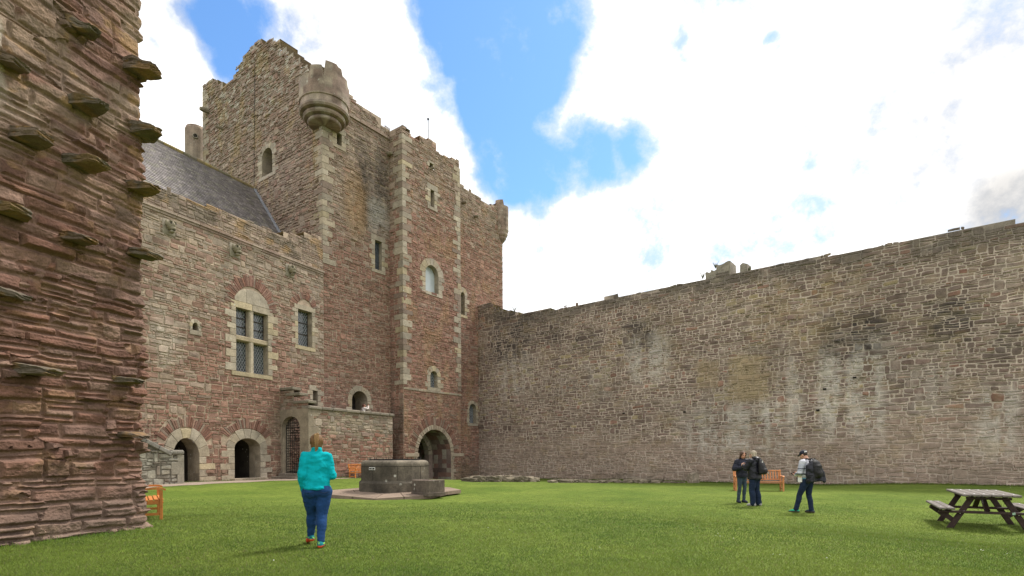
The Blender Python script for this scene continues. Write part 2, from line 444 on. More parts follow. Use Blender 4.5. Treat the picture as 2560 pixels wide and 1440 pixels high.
RED = [(.225, .115, .082), (.255, .14, .10), (.19, .097, .070), (.28, .168, .125), (.235, .13, .10), (.205, .122, .092)]
BUFF = [(.34, .278, .21), (.305, .252, .20), (.38, .312, .245), (.285, .235, .187), (.355, .278, .20)]
GREY = [(.275, .21, .16), (.24, .178, .138), (.30, .235, .185), (.22, .158, .122), (.26, .187, .15)]
ASH = [(.365, .31, .232), (.33, .283, .22), (.39, .335, .255), (.31, .262, .20), (.35, .29, .21), (.375, .308, .20)]

# ------------------------------------------------------------------ openings
def outl(kind, u0, u1, v0, v1, rise):
    if kind == 'rect': return [(u0, v0), (u1, v0), (u1, v1), (u0, v1)]
    c = (u0+u1)/2; a = (u1-u0)/2; vs = v1-rise; n = 14
    pts = [(u0, v0), (u1, v0)]
    for i in range(n+1):
        th = math.pi*i/n; pts.append((c+a*math.cos(th), vs+rise*math.sin(th)))
    return pts
def clipseg(poly, p, q):
    d = (q[0]-p[0], q[1]-p[1]); t0, t1 = 0., 1.; n = len(poly)
    for i in range(n):
        a, b = poly[i], poly[(i+1) % n]; nx, ny = -(b[1]-a[1]), b[0]-a[0]          # inward normal (ccw)
        den = nx*d[0]+ny*d[1]; num = nx*(a[0]-p[0])+ny*(a[1]-p[1])
        if abs(den) < 1e-9:
            if num > 1e-9: return None
        elif den > 0: t0 = max(t0, num/den)
        else: t1 = min(t1, num/den)
    return ((p[0]+d[0]*t0, p[1]+d[1]*t0), (p[0]+d[0]*t1, p[1]+d[1]*t1)) if t1-t0 > 1e-3 else None

class Open:
    """an opening in a wall plane, given by its pixel box in the photograph"""
    def __init__(s, P, x0, x1, y0, y1, kind='rect', rise=None, w=.28, D=.35, name='window'):
        ym = (y0+y1)/2; xm = (x0+x1)/2
        s.P = P; s.u0 = P.U(x0, ym); s.u1 = P.U(x1, ym); s.v1 = P.V(xm, y0); s.v0 = P.V(xm, y1)
        s.kind = kind; s.rise = (rise if rise is not None else (s.u1-s.u0)/2); s.w = w; s.D = D; s.name = name
    def done(s):
        s.poly = outl(s.kind, s.u0, s.u1, s.v0, s.v1, s.rise); return s
    def hole(s): return (s.poly, s.w*.55)
    def build(s, parent, seed=1, pane='glass', pal=ASH, lattice=None, sill=True, relieve=None, frame=False, lining=None, jl=(.75, 1.5), d1=.055, lab=None, nv=None):
        P = s.P; R = random.Random(seed); w = s.w; vs = s.v1-(0 if s.kind == 'rect' else s.rise)
        pc = lambda: tuple(np.array(R.choice(pal))*R.uniform(.85, 1.12))
        # reveal lining
        mb = MB(); n = len(s.poly); lc = lining or (.30, .25, .185)
        nD = 1 if s.D < 1 else int(s.D/.45)
        for i in range(n):
            a, b = s.poly[i], s.poly[(i+1) % n]; L = math.hypot(a[0]-b[0], a[1]-b[1]); nh = max(1, int(L/.35))
            for j in range(nh):
                p = (a[0]+(b[0]-a[0])*j/nh, a[1]+(b[1]-a[1])*j/nh); q = (a[0]+(b[0]-a[0])*(j+1)/nh, a[1]+(b[1]-a[1])*(j+1)/nh)
                for k in range(nD):
                    z0 = -s.D*k/nD; z1 = -s.D*(k+1)/nD
                    c = np.array(lc if not isinstance(lc, list) else R.choice(lc))*R.uniform(.8, 1.15)*(.14 if s.D > 3 and s.name == 'doorway' and z0 < -.6 else 1)  # deep doorway lining darkened in colour, standing in for shade inside
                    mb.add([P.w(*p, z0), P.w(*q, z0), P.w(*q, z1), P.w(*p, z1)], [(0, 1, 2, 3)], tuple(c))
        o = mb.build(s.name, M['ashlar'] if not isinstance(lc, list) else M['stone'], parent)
        if lab: o['label'] = lab
        # dressed surround
        mb = MB(); g = .008
        if w > 0:
            for sd in (-1, 1):
                v = s.v0; alt = R.randint(0, 1); e = s.u0 if sd < 0 else s.u1
                while v < vs-.05:
                    h = R.uniform(.26, .42); 
                    if vs-(v+h) < .14: h = vs-v
                    ww = w*(jl[alt % 2])*R.uniform(.85, 1.15); alt += 1
                    a, b = (e-ww, e) if sd < 0 else (e, e+ww)
                    mb.prism(P, [(a, v+g), (b, v+g), (b, v+h-g), (a, v+h-g)], 0, d1, pc(), .014, .006, R); v += h
            if s.kind == 'rect':
                k = max(1, round((s.u1-s.u0)/.9)); L = s.u1-s.u0+2*w*.9
                for i in range(k):
                    a = s.u0-w*.9+L*i/k; mb.prism(P, [(a+g, s.v1+g), (a+L/k-g, s.v1+g), (a+L/k-g, s.v1+w), (a+g, s.v1+w)], 0, d1, pc(), .014, .006, R)
            else:
                c = (s.u0+s.u1)/2; a = (s.u1-s.u0)/2; nv = nv or max(5, int(math.pi*(a+s.rise)/2/.34)) | 1
                cuts = [math.pi*(i+R.uniform(-.12, .12)*(0 < i < nv))/nv for i in range(nv+1)]
                for i in range(nv):
                    t0, t1 = cuts[i]+.008, cuts[i+1]-.008; ex = w*R.uniform(.88, 1.12)
                    ts = [t0, (t0+t1)/2, t1]
                    inn = [(c+a*math.cos(t), vs+s.rise*math.sin(t)) for t in ts]; ou = [(c+(a+ex)*math.cos(t), vs+(s.rise+ex)*math.sin(t)) for t in ts]
                    mb.prism(P, [inn[0], ou[0], ou[1], ou[2], inn[2], inn[1]], 0, d1, pc(), .014)
            if sill: mb.prism(P, [(s.u0-w*.8, s.v0-.24), (s.u1+w*.8, s.v0-.24), (s.u1+w*.8, s.v0-g), (s.u0-w*.8, s.v0-g)], 0, d1+.02, pc(), .014)
            mb.build('surround', M['ashlar'], o)
        if relieve:
            mb = MB(); off, rr, nr, th0, th1, sy = relieve; c = (s.u0+s.u1)/2; a = (s.u1-s.u0)/2+off; bb = (s.rise if s.kind != 'rect' else sy)+off
            for i in range(nr):
                t0 = th0+(th1-th0)*i/nr+.006; t1 = th0+(th1-th0)*(i+1)/nr-.006+R.uniform(-.01, .01); ex = rr*R.uniform(.7, 1.15)
                mb.prism(P, [(c+a*math.cos(t0), vs+bb*math.sin(t0)), (c+(a+ex)*math.cos(t0), vs+(bb+ex)*math.sin(t0)), (c+(a+ex)*math.cos(t1), vs+(bb+ex)*math.sin(t1)), (c+a*math.cos(t1), vs+bb*math.sin(t1))],
                         0, .035+R.uniform(0, .03), tuple(np.array(R.choice(RED+RED+GREY[:2]))*R.uniform(.75, 1.1)), .012)
            mb.build('relieving_arch', M['stone'], o)
        # what closes it at the back; dark sheets stand in for unlit depth
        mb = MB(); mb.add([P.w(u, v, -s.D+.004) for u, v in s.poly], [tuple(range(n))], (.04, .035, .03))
        mb.build('pane' if 'glass' in pane else ('dark_doorway_back' if s.name == 'doorway' else 'back_wall'), M[pane], o)
        if lattice:
            k, t = lattice; mb = MB(); us = [p[0] for p in s.poly]; H = s.v1-s.v0; W_ = s.u1-s.u0
            def strip(p, q):
                sg = clipseg(s.poly, p, q)
                if sg:
                    (a, b), (c, d) = sg; L = math.hypot(c-a, d-b); nx, ny = -(d-b)/L*t/2, (c-a)/L*t/2
                    z0, z1 = -s.D+.01, -s.D+.03
                    vs_ = [P.w(a-nx, b-ny, z0), P.w(c-nx, d-ny, z0), P.w(c+nx, d+ny, z0), P.w(a+nx, b+ny, z0), P.w(a-nx, b-ny, z1), P.w(c-nx, d-ny, z1), P.w(c+nx, d+ny, z1), P.w(a+nx, b+ny, z1)]
                    mb.add(vs_, [(4, 5, 6, 7), (0, 1, 5, 4), (2, 3, 7, 6), (1, 2, 6, 5), (3, 0, 4, 7)])
            if k == 'diamond':
                x = s.u0-H; 
                while x < s.u1+H:
                    strip((x, s.v0), (x+H*.62, s.v1)); strip((x+H*.62, s.v0), (x, s.v1)); x += .165
            else:
                for i in range(1, int(W_/k)+1): strip((s.u0+i*W_/(int(W_/k)+1), s.v0), (s.u0+i*W_/(int(W_/k)+1), s.v1))
                for i in range(1, int(H/k)+1): strip((s.u0, s.v0+i*H/(int(H/k)+1)), (s.u1, s.v0+i*H/(int(H/k)+1)))
            mb.build('lattice', M['leadcame'] if k == 'diamond' else M['iron'], o)
        return o

def quoins(name, P1, e1, s1, P2, e2, s2, v0, v1, parent, seed, hh=(.30, .52), L=(.38, .85), pal=ASH, top=None):
    """corner stones: long on one face, short on the other, in turn"""
    R = random.Random(seed); v = v0; k = 0; mb = MB()
    while v < v1-.1:
        h = min(R.uniform(*hh), v1-v); c = np.array(R.choice(pal+GREY[:2]))*R.uniform(.75, 1.05); c = tuple(c)
        k += R.random() < .18; la = L[k % 2]*R.uniform(.7, 1.25); lb = L[(k+1) % 2]*R.uniform(.7, 1.25); g = .009
        for (P, e, s, l, x, dd) in ((P1, e1, s1, la, .058, .062), (P2, e2, s2, lb, .056, .06)):
            a, b = sorted((e+s*x, e-s*l)); mb.prism(P, [(a, v+g), (b, v+g), (b, v+h-g), (a, v+h-g)], 0, dd, c, .012)
        v += h; k += 1
    return mb.build(name, M['ashlar'], parent)

# ------------------------------------------------------------------ colour fields of the walls
def rect_px(P, x0, y0, x1, y1):
    xm, ym = (x0+x1)/2, (y0+y1)/2
    return P.U(x0, ym), P.V(xm, y1), P.U(x1, ym), P.V(xm, y0)
def blotch(P, x0, y0, x1, y1, u, v, s, edge=.5, sc=(.8, .35), lo=.3):
    """soft-edged irregular stain filling a box seen in the photograph"""
    a, b, c, d = rect_px(P, x0, y0, x1, y1); eu = (c-a)*edge; ev = (d-b)*edge
    m = sst(a-eu*.3, a+eu, u)*sst(c+eu*.3, c-eu, u)*sst(b-ev*.3, b+ev, v)*sst(d+ev*.3, d-ev, v)
    return m*sst(lo, lo+.3, fbm(u*sc[0], v*sc[1], s, 4)*.65+m*.3)
def tint(c, m, to, k):
    return c*(1-(m*k)[:, None])+np.array(to)*(m*k)[:, None]

def calm(c, p, light, k=.38):
    return c*(1-k)+k*mixc(np.mean(RED, 0)[None], np.mean(light, 0)[None], np.clip(p, 0, 1))

def hall_col(u, v, r1, r2, w, h):
    n = fbm(u*.35, v*.5, 21); p = .05+.62*sst(6.2, 12, v+4*(n-.5))+.35*(n-.5)
    p = p+.2*sst(-2, -6, u)*sst(4, 8, v)
    isb = ((r2*7.31) % 1) < p
    c = calm(np.where(isb[:, None], pick(BUFF, r1)*.92, pick(RED, r1)), p, BUFF); up = sst(13.3, 13.8, v)
    c = mixc(c, pick(GREY, r2)*.95, up*.8)
    return c*(.82+.36*((r1*13.7) % 1))[:, None]
def hall_stain(u, v, c):
    c = tint(c, blotch(hallP, 355, 740, 470, 980, u, v, 31, .5, (1.5, .4)), (.46, .42, .34), .55)
    c = tint(c, blotch(hallP, 660, 930, 760, 1190, u, v, 32, .5), (.20, .175, .13), .55)
    c = tint(c, sst(13.4, 13.1, v)*sst(11.5, 13.3, v)*sst(.42, .6, fbm(u*1.2, v*.5, 33)), (.16, .125, .09), .35)
    c = tint(c, sst(13.5, 13.9, v)*sst(.45, .62, fbm(u*.9, v*1.2, 34)), (.11, .095, .07), .55)
    c = tint(c, sst(13.5, 13.9, v)*sst(.58, .68, fbm(u*1.5, v*1.8, 35)), (.42, .26, .10), .45)
    c = tint(c, sst(1.6, .2, v)*sst(.35, .55, fbm(u*.8, v*1.4, 36)), (.15, .13, .09), .45)
    return c
def tow_col(u, v, r1, r2, w, h):
    n = fbm(u*.3, v*.3, 41); p = .12+.75*sst(12.5, 20, v+6*(n-.5))
    isb = ((r2*5.77) % 1) < p
    g = np.where((((r1*3.3) % 1) < .35)[:, None], pick(BUFF, r1)*.85, pick(GREY, r2))
    c = calm(np.where(isb[:, None], g, pick(RED, r1)), p, GREY)
    return c*(.82+.36*((r1*13.7) % 1))[:, None]
def tow_stain(u, v, c):
    m = blotch(towP, 872, 320, 988, 650, u, v, 42, .35, (2.2, .16))*sst(.25, .55, fbm(u*6, v*5, 47, 3))
    c = tint(c, m, (.075, .062, .055), .78)
    c = tint(c, blotch(towP, 850, 380, 930, 620, u, v, 43, .4, (1.2, .3)), (.36, .20, .07), .45)
    c = tint(c, blotch(towP, 905, 480, 985, 600, u, v, 44, .4, (2.5, .3)), (.42, .40, .36), .45)
    c = tint(c, sst(24.3, 25.5, v)*sst(.4, .6, fbm(u, v, 45)), (.30, .27, .20), .45)
    c = tint(c, sst(2.5, .3, v)*sst(.35, .55, fbm(u*.8, v*1.4, 46)), (.13, .12, .08), .5)
    return c
def side_col(u, v, r1, r2, w, h):
    n = fbm(u*.3, v*.3, 51); p = .78+.5*(n-.5)-.12*sst(21, 27, v)
    isb = ((r2*5.77) % 1) < p
    g = np.where((((r1*3.3) % 1) < .42-.3*sst(21, 27, v))[:, None], pick(BUFF, r1)*.9, pick(GREY, r2))
    c = np.where(isb[:, None], g, (pick(RED, r1)*.7+np.array([.21, .16, .13])*.3)); c = calm(c, p, GREY)
    return c*(.84+.32*((r1*13.7) % 1))[:, None]
def side_stain(u, v, c):
    c = tint(c, sst(23, 28, v)*sst(.62, .68, fbm(u*3.2, v*4.5, 52, 2)), (.50, .48, .42), .6)
    c = tint(c, sst(.6, .7, fbm(u*1.2, v*.6, 53)), (.34, .25, .10), .35)
    return c*(1.1-.10*sst(20, 29, v))[:, None]
def tur_col(u, v, r1, r2, w, h):
    n = fbm(u*.35, v*.3, 61); p = .10+.75*sst(17, 23, v+5*(n-.5))+.25*(n-.5)
    isb = ((r2*5.77) % 1) < p
    g = np.where((((r1*3.3) % 1) < .3)[:, None], pick(BUFF, r1)*.85, pick(GREY, r2)*1.05)
    red = pick([(.29, .15, .11), (.25, .125, .095), (.31, .175, .13), (.23, .115, .085), (.27, .16, .125)], r1)
    return calm(np.where(isb[:, None], g, red), p, GREY)*(.82+.36*((r1*13.7) % 1))[:, None]
def tur_stain(u, v, c):
    c = tint(c, sst(.58, .68, fbm(u*1.4, v*.7, 62)), (.36, .24, .12), .3)
    return tint(c, sst(2.2, .1, v)*sst(.35, .55, fbm(u*.8, v*1.4, 63)), (.14, .12, .09), .5)
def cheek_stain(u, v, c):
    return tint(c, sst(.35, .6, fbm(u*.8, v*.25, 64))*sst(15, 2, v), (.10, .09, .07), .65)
CUR = [(.192, .137, .109), (.213, .156, .127), (.165, .118, .096), (.23, .17, .139), (.20, .136, .113), (.177, .128, .106), (.248, .187, .151)]
def cur_plaster(u, v):
    n = fbm(u*.25, v*.5, 71); lim = 2.6+1.6*(fbm(u*.2, 3.3+u*0, 72, 2)-.5)
    return sst(lim+.9, lim-.2, v+1.4*(n-.5))
DARKS = (((2020, 770, 2240, 910), .95), ((2300, 720, 2450, 880), .9), ((1215, 750, 1345, 930), .85), ((1550, 785, 1650, 880), .75), ((1420, 825, 1510, 885), .6), ((2470, 790, 2570, 910), .5), ((1850, 850, 1980, 910), .4), ((1330, 800, 1420, 870), .5))
LIGHTS = (((1690, 990, 2020, 1150), 1.), ((2030, 830, 2240, 1120), 1.), ((1555, 815, 1690, 970), .9), ((2420, 940, 2570, 1160), .8), ((1920, 860, 2090, 1070), .7), ((1240, 870, 1340, 1010), .6), ((1380, 900, 1560, 1010), .35), ((2250, 900, 2420, 1050), .4))
def cur_col(u, v, r1, r2, w, h):
    c = pick(CUR, r1)*(.84+.32*((r2*7.7) % 1))[:, None]
    c = np.where((((r2*17.1) % 1) < .05)[:, None], c*np.array([1.2, .95, .86]), c)
    c = np.where((((r2*11.3) % 1) < .015+.10*sst(.5, .65, fbm(u*.2, v*.3, 75)))[:, None], pick([(.30, .235, .14), (.27, .22, .15)], r1), c)
    for bx, wgt in DARKS:                                        # soot-black water staining sits on the stones, not on the pale mortar
        m = blotch(curP, *bx, u, v, 79, .3, (1.3, 1.0), .16)*sst(.05, .45, (r1*5.3) % 1); c = tint(c, m, (.045, .038, .036), .85*wgt)
    return mixc(c, np.array([[.30, .228, .182]])*(.9+.2*((r1*9.1) % 1))[:, None], cur_plaster(u, v)*.82)
def cur_stain(u, v, c):
    k = cur_plaster(u, v); c = tint(c, k*sst(.35, .6, fbm(u*.6, v*1.3, 76)), (.27, .20, .158), .5)
    drip = fbm(u*3.4, v*.20, 77, 3)*.68+fbm(u*9, v*5, 87, 2)*.32; patch = fbm(u*1.1, v*1.4, 88, 4)
    for bx, wgt in LIGHTS:
        c = tint(c, blotch(curP, *bx, u, v, 78, .3, (1.0, .5), .2)*sst(.45, .54, drip), (.51, .47, .42), .70*wgt)
    for bx, wgt in DARKS: c = tint(c, blotch(curP, *bx, u, v, 79, .3, (1.3, 1.0), .16)*sst(.3, .6, fbm(u*2.5, v*3, 86, 3)), (.05, .042, .038), .55*wgt)
    c = tint(c, sst(.54, .66, patch)*sst(.40, .55, fbm(u*6, v*8, 89, 2))*(1-k), (.36, .30, .245), .4)      # pointing smeared over the faces
    c = tint(c, blotch(curP, 1815, 880, 1925, 1010, u, v, 80, .12, (1.6, 1.2)), (.32, .245, .15), .8)
    c = tint(c, blotch(curP, 1740, 900, 1800, 975, u, v, 81, .12, (1.6, 1.2)), (.30, .225, .14), .6)
    c = tint(c, blotch(curP, 1800, 640, 2250, 900, u, v, 82, .4, (.9, .5))*sst(.45, .6, fbm(u*3, v*3, 90, 3)), (.30, .215, .10), .35)
    c = tint(c, sst(.62, .72, fbm(u*1.9, v*1.7, 83)), (.27, .20, .10), .3)
    c = c*(.80+.40*fbm(u*.22, v*.35, 91, 3))[:, None]
    tp = np.interp(u, [0, 1.5, 5.5, 22, 36], [14.7, 14.3, 13.1, 13., 12.6])
    c = tint(c, sst(tp-1.5, tp-.1, v)*sst(.3, .5, fbm(u*1.7, v*2, 84)), (.10, .088, .072), .7)
    return tint(c, sst(1.2, -.3, v)*sst(.45, .65, fbm(u*.5, v*.8, 85)), (.17, .15, .11), .4)

def poly_top(P, pts, rough=0., seed=1):
    uv = sorted(P.hit(*p) for p in pts); us = [a for a, b in uv]; vs = [b for a, b in uv]
    return lambda u: float(np.interp(u, us, vs))+rough*(float(fbm(u*2.3, seed*3.7, seed, 2))-.5)

def lathe(name, cx, cy, prof, parent, seed, seg=72, topf=None, thick=.28, rowh=.42, cols=11, dark=.0):
    """round turret: moulded corbel profile (r,z) below a drum of coursed ashlar whose broken rim follows topf(angle)"""
    R = np.random.RandomState(seed); V = []; C = []; Fc = []
    z0 = prof[-1][1]; zt = [topf(6.28319*j/seg) for j in range(seg)] if topf else [z0]*seg
    rings = [[(r, z) for _ in range(seg)] for r, z in prof]
    if topf:
        n = 9
        for i in range(1, n+1): rings.append([(prof[-1][0], z0+(zt[j]-z0)*i/n) for j in range(seg)])
        rings.append([(prof[-1][0]-thick, zt[j]) for j in range(seg)]); rings.append([(prof[-1][0]-thick, z0-.6) for j in range(seg)])
    pal = np.array(GREY+BUFF[:2]); pr = R.rand(400)
    for i, rg in enumerate(rings):
        for j, (r, z) in enumerate(rg):
            a = 6.28319*(j+.001)/seg; row = int(z/rowh+50); cc = int(a/6.28319*cols+.5*(row % 2)); k = pr[(row*31+cc*7) % 400]
            jo = .012*(vn(a*9, z*6, seed)-.5)
            V.append((cx+(r+jo)*math.cos(a), cy+(r+jo)*math.sin(a), z)); C.append(pal[int(k*len(pal))]*(.55+.9*float(fbm(a*3, z*1.6, seed, 4)))*(1-dark)*(.7 if abs(z/rowh % 1) < .09 else 1))
    for i in range(len(rings)-1):
        for j in range(seg):
            q = (j+1) % seg; Fc.append((i*seg+j, i*seg+q, (i+1)*seg+q, (i+1)*seg+j))
    if not topf: Fc.append(tuple((len(rings)-1)*seg+j for j in range(seg)))
    return link(name, mesh_from(name, V, Fc, C), M['ashlar'], parent)

def rockmesh(c, size, seed, rot=0., col=(.3, .25, .2), sub=5, rough=.22, box=.72):
    """irregular stone: a subdivided block pushed about by noise"""
    R = random.Random(seed); mb = MB(); n = sub; idx = {}; vs = []; fs = []
    def P(i, j, k):
        key = (i, j, k)
        if key not in idx:
            p = Vector((i/n*2-1, j/n*2-1, k/n*2-1)); q = p.normalized()
            p = p*box+q*(1.2*(1-box))
            t = 1+rough*(float(fbm(p.x*1.5+seed*3.1, p.y*1.5+p.z*2.3, seed % 40, 3))-.5)*2
            p = p*t; p.z += .10*math.sin(p.x*3+seed)
            idx[key] = len(vs); vs.append(Vector((p.x*size[0]/2, p.y*size[1]/2, p.z*size[2]/2)))
        return idx[key]
    for a in range(n):
        for b in range(n):
            for s in (0, n):
                fs.append((P(a, b, s), P(a+1, b, s), P(a+1, b+1, s), P(a, b+1, s)))
                fs.append((P(a, s, b), P(a+1, s, b), P(a+1, s, b+1), P(a, s, b+1)))
                fs.append((P(s, a, b), P(s, a+1, b), P(s, a+1, b+1), P(s, a, b+1)))
    rt = Matrix.Rotation(rot, 3, 'Z'); vs = [rt@p+Vector(c) for p in vs]
    mb.add(vs, fs); mb.c = [tuple(np.array(col)*(.75+.5*float(fbm(p.x*4, p.y*4+p.z*6, seed % 50)))) for p in vs]
    return mb

# ------------------------------------------------------------------ the great hall
def build_hall():
    b = hallP.pt(0, -3.); hall = thing('great_hall', 'long red rubble hall with slate roof and big mullioned window left of the tower', 'building', (b[0], b[1], 0))
    win = Open(hallP, 589, 669, 778, 933, w=.36, D=.38).done()
    win2 = Open(hallP, 744, 779, 777, 866, w=.32, D=.38).done()
    slit = Open(hallP, 781, 793, 977, 1015, w=.34, D=.5).done()
    nich = Open(hallP, 480, 495, 807, 826, 'arch', .22, w=.2, D=.45, name='niche').done()
    d1 = Open(hallP, 431, 497, 1095, 1206, 'arch', .95, w=.55, D=3.6, name='doorway').done()
    d2 = Open(hallP, 585, 650, 1096, 1199, 'arch', .55, w=.52, D=3.6, name='doorway').done()
    def lun(o, a, sy, dv=0): return (outl('arch', o.u0-a, o.u1+a, o.v1-.1+dv, o.v1+sy+dv, sy), -.05)
    holes = [o.hole() for o in (win, win2, slit, nich, d1, d2)]
    blank = [lun(win, .05, 1.35), lun(win, .5, 1.8), lun(win2, .3, .95)]
    for d in (d1, d2): blank.append((outl('arch', d.u0-.8, d.u1+.8, d.v1-.3, d.v1+1.15, 1.3), -.05))
    top = poly_top(hallP, [(200, 420), (365, 453), (405, 476), (423, 473), (432, 483), (520, 512), (620, 552), (700, 588), (714, 591), (722, 586), (765, 588), (783, 583), (808, 601)], .22, 3)
    masonry('wall', hallP, -11, UT, -.9, 16.5, hall_col, (.40, .31, .23), 11, hall, top, holes, (.08, .25), (.18, .70), .02, (.012, .055), hall_stain, 1.1, blank=blank)
    w = win.build(hall, 2, 'glass', jl=(.9, 1.75), relieve=(.12, .62, 40, .12, math.pi-.12, 1.25)); P = hallP; R = random.Random(4)
    # lintel field (tympanum), mullion and transom
    mb = MB(); c = (win.u0+win.u1)/2; a = (win.u1-win.u0)/2+.1; vb = win.v1+.37
    for t0, t1 in ((0, 1.9), (1.9, math.pi)):
        pts = [(c+a*math.cos(t), vb+.82*math.sin(t)) for t in np.linspace(t0+.004, t1-.004, 8)]; x = c+a*math.cos(1.9)
        pts += [(x+(.006 if t0 == 0 else -.006), vb)]
        mb.prism(P, pts, 0, .05, tuple(np.array(R.choice(ASH))), .012)
    mb.build('tympanum', M['ashlar'], w)
    um = win.u0+(win.u1-win.u0)*.50; vt = P.V(630, 851); 
    def bar(name, u0, u1, v0, v1, o0, o1, col):
        m = MB(); ch = .05; q = [P.w(u0, v0, o0), P.w(u1, v0, o0), P.w(u1, v1, o0), P.w(u0, v1, o0)]
        horiz = (u1-u0) > (v1-v0); cu = 0 if horiz else ch; cv = ch if horiz else 0
        f = [P.w(u0+cu, v0+cv, o1), P.w(u1-cu, v0+cv, o1), P.w(u1-cu, v1-cv, o1), P.w(u0+cu, v1-cv, o1)]
        m_ = [P.w(u0, v0, o1-.09), P.w(u1, v0, o1-.09), P.w(u1, v1, o1-.09), P.w(u0, v1, o1-.09)]
        fs = [(i, (i+1) % 4, 4+(i+1) % 4, 4+i) for i in range(4)]+[(4+i, 4+(i+1) % 4, 8+(i+1) % 4, 8+i) for i in range(4)]+[(8, 9, 10, 11)]
        m.add(q+m_+f, fs, col); return m.build(name, M['ashlar'], w)
    bar('mullion', um-.14, um+.14, win.v0, win.v1, -.37, .0, (.40, .34, .255))
    bar('transom', win.u0, win.u1, vt-.15, vt+.15, -.375, .02, (.33, .27, .18))
    def lights(o, wpart, ulist, frames=True):
        for (u0, u1, v0, v1, fr) in ulist:
            s = Open.__new__(Open); poly = [(u0, v0), (u1, v0), (u1, v1), (u0, v1)]
            mb = MB(); x = u0-(v1-v0)
            def strip(p, q, t=.02, z=-.36):
                sg = clipseg(poly, p, q)
                if not sg: return
                (a, b), (c_, d) = sg; L = math.hypot(c_-a, d-b); nx, ny = -(d-b)/L*t/2, (c_-a)/L*t/2
                A = [P.w(a-nx, b-ny, z), P.w(c_-nx, d-ny, z), P.w(c_+nx, d+ny, z), P.w(a+nx, b+ny, z)]; B = [P.w(a-nx, b-ny, z-.015), P.w(c_-nx, d-ny, z-.015), P.w(c_+nx, d+ny, z-.015), P.w(a+nx, b+ny, z-.015)]
                mb.add(A+B, [(0, 1, 2, 3), (0, 1, 5, 4), (1, 2, 6, 5), (2, 3, 7, 6), (3, 0, 4, 7)])
            H = v1-v0
            while x < u1+H:
                strip((x, v0), (x+H*.62, v1)); strip((x+H*.62, v0), (x, v1)); x += .17
            mb.build('lattice', M['leadcame'], wpart)
            if fr:
                mb = MB(); e = .03
                for (p, q) in (((u0, v0+H*.36), (u1, v0+H*.36)), ((u0, v0+H*.68), (u1, v0+H*.68)), ((u0+e, v0), (u0+e, v1)), ((u1-e, v0), (u1-e, v1))): strip(p, q, .055, -.33)
                mb.build('casement_frame', M['leadframe'], wpart)
    lights(win, w, [(win.u0, um-.14, win.v0, vt-.15, 0), (um+.14, win.u1, win.v0, vt-.15, 0), (win.u0, um-.14, vt+.15, win.v1, 1), (um+.14, win.u1, vt+.15, win.v1, 1)])
    w2 = win2.build(hall, 3, 'glass', relieve=(.1, .5, 22, .35, math.pi-.35, .62)); lights(win2, w2, [(win2.u0, win2.u1, win2.v0, win2.v1, 1)])
    slit.build(hall, 4, 'dark'); nich.build(hall, 5, 'dark')
    rc = [(.17, .10, .08), (.20, .13, .10), (.15, .11, .09)]
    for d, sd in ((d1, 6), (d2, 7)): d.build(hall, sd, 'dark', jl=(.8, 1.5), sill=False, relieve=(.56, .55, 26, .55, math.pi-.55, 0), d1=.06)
    mb = MB(); a = hallP.pt((d2.u0+d2.u1)/2, .14); mb.box((a[0], a[1], float(gz(a[0], a[1]))+.04), (.5, d2.u1-d2.u0+.5, .16), Matrix.Rotation(-math.atan2(hallP.d[0], hallP.d[1]), 3, 'Z'), (.33, .27, .2), .02)
    mb.build('door_sill', M['ashlar'], hall)
    # string course and cope
    mb = MB(); u = -11
    while u < UT-.05:
        e = min(u+R.uniform(.7, 1.3), UT); c = tuple(np.array(R.choice(GREY))*R.uniform(.9, 1.25))
        for (v0, v1, o) in ((13.40, 13.52, .07), (13.52, 13.62, .14)): mb.prism(hallP, [(u+.005, v0), (e-.005, v0), (e-.005, v1), (u+.005, v1)], .0, o, c, .015)
        u = e
    mb.build('string_course', M['ashlar'], hall)
    # carved head corbels under the parapet
    for k, (x, y) in enumerate(((421, 570), (586, 628), (724, 678))):
        u, v = hallP.hit(x, y); mb = MB(); c = (.23, .20, .14); rt = Matrix.Rotation(-math.atan2(hallP.d[0], hallP.d[1]), 3, 'Z')
        mb.prism(hallP, [(u-.32, v-.36), (u+.32, v-.36), (u+.32, v+.40), (u-.32, v+.40)], 0, .07, (.27, .235, .18), .02)
        g = lambda du, dv, o: hallP.w(u+du, v+dv, o)
        mb.ell(g(0, .08, .22), (.24, .21, .25), rt, c); mb.ell(g(0, -.10, .36), (.16, .13, .11), rt, c); mb.ell(g(0, -.24, .28), (.15, .12, .08), rt, c)
        mb.ell(g(-.21, .17, .2), (.07, .07, .15), rt, c); mb.ell(g(.21, .17, .2), (.07, .07, .15), rt, c); mb.ell(g(0, .06, .45), (.07, .055, .10), rt, c)
        for s in (-1, 1): mb.ell(g(s*.1, .15, .40), (.05, .05, .045), rt, (.05, .045, .035)); mb.ell(g(s*.1, .24, .38), (.07, .08, .04), rt, c)
        mb.ell(g(0, -.17, .40), (.09, .10, .025), rt, (.04, .035, .03))
        mb.build('carved_head_corbel', M['ashlar'], hall, True)
    # slate roof against the tower's gable side
    def S(u, v): return Vector(sideP.w(u, v, .03))
    q1 = sideP.hit(703, 583); q2 = sideP.hit(640, 474); sl = (q2[1]-q1[1])/(q2[0]-q1[0])
    ub = -2.9; vb = q1[1]+sl*(ub-q1[0]); A = S(ub, vb); T = S(q2[0], q2[1]); D = -Vector((hallP.d[0], hallP.d[1], 0)); Lr = 24.
    up = (T-A); H = up.length; up.normalize(); nrm = D.cross(up).normalized(); nrm = nrm if nrm.z > 0 else -nrm
    mb = MB(); rr = random.Random(8); y = 0; row = 0
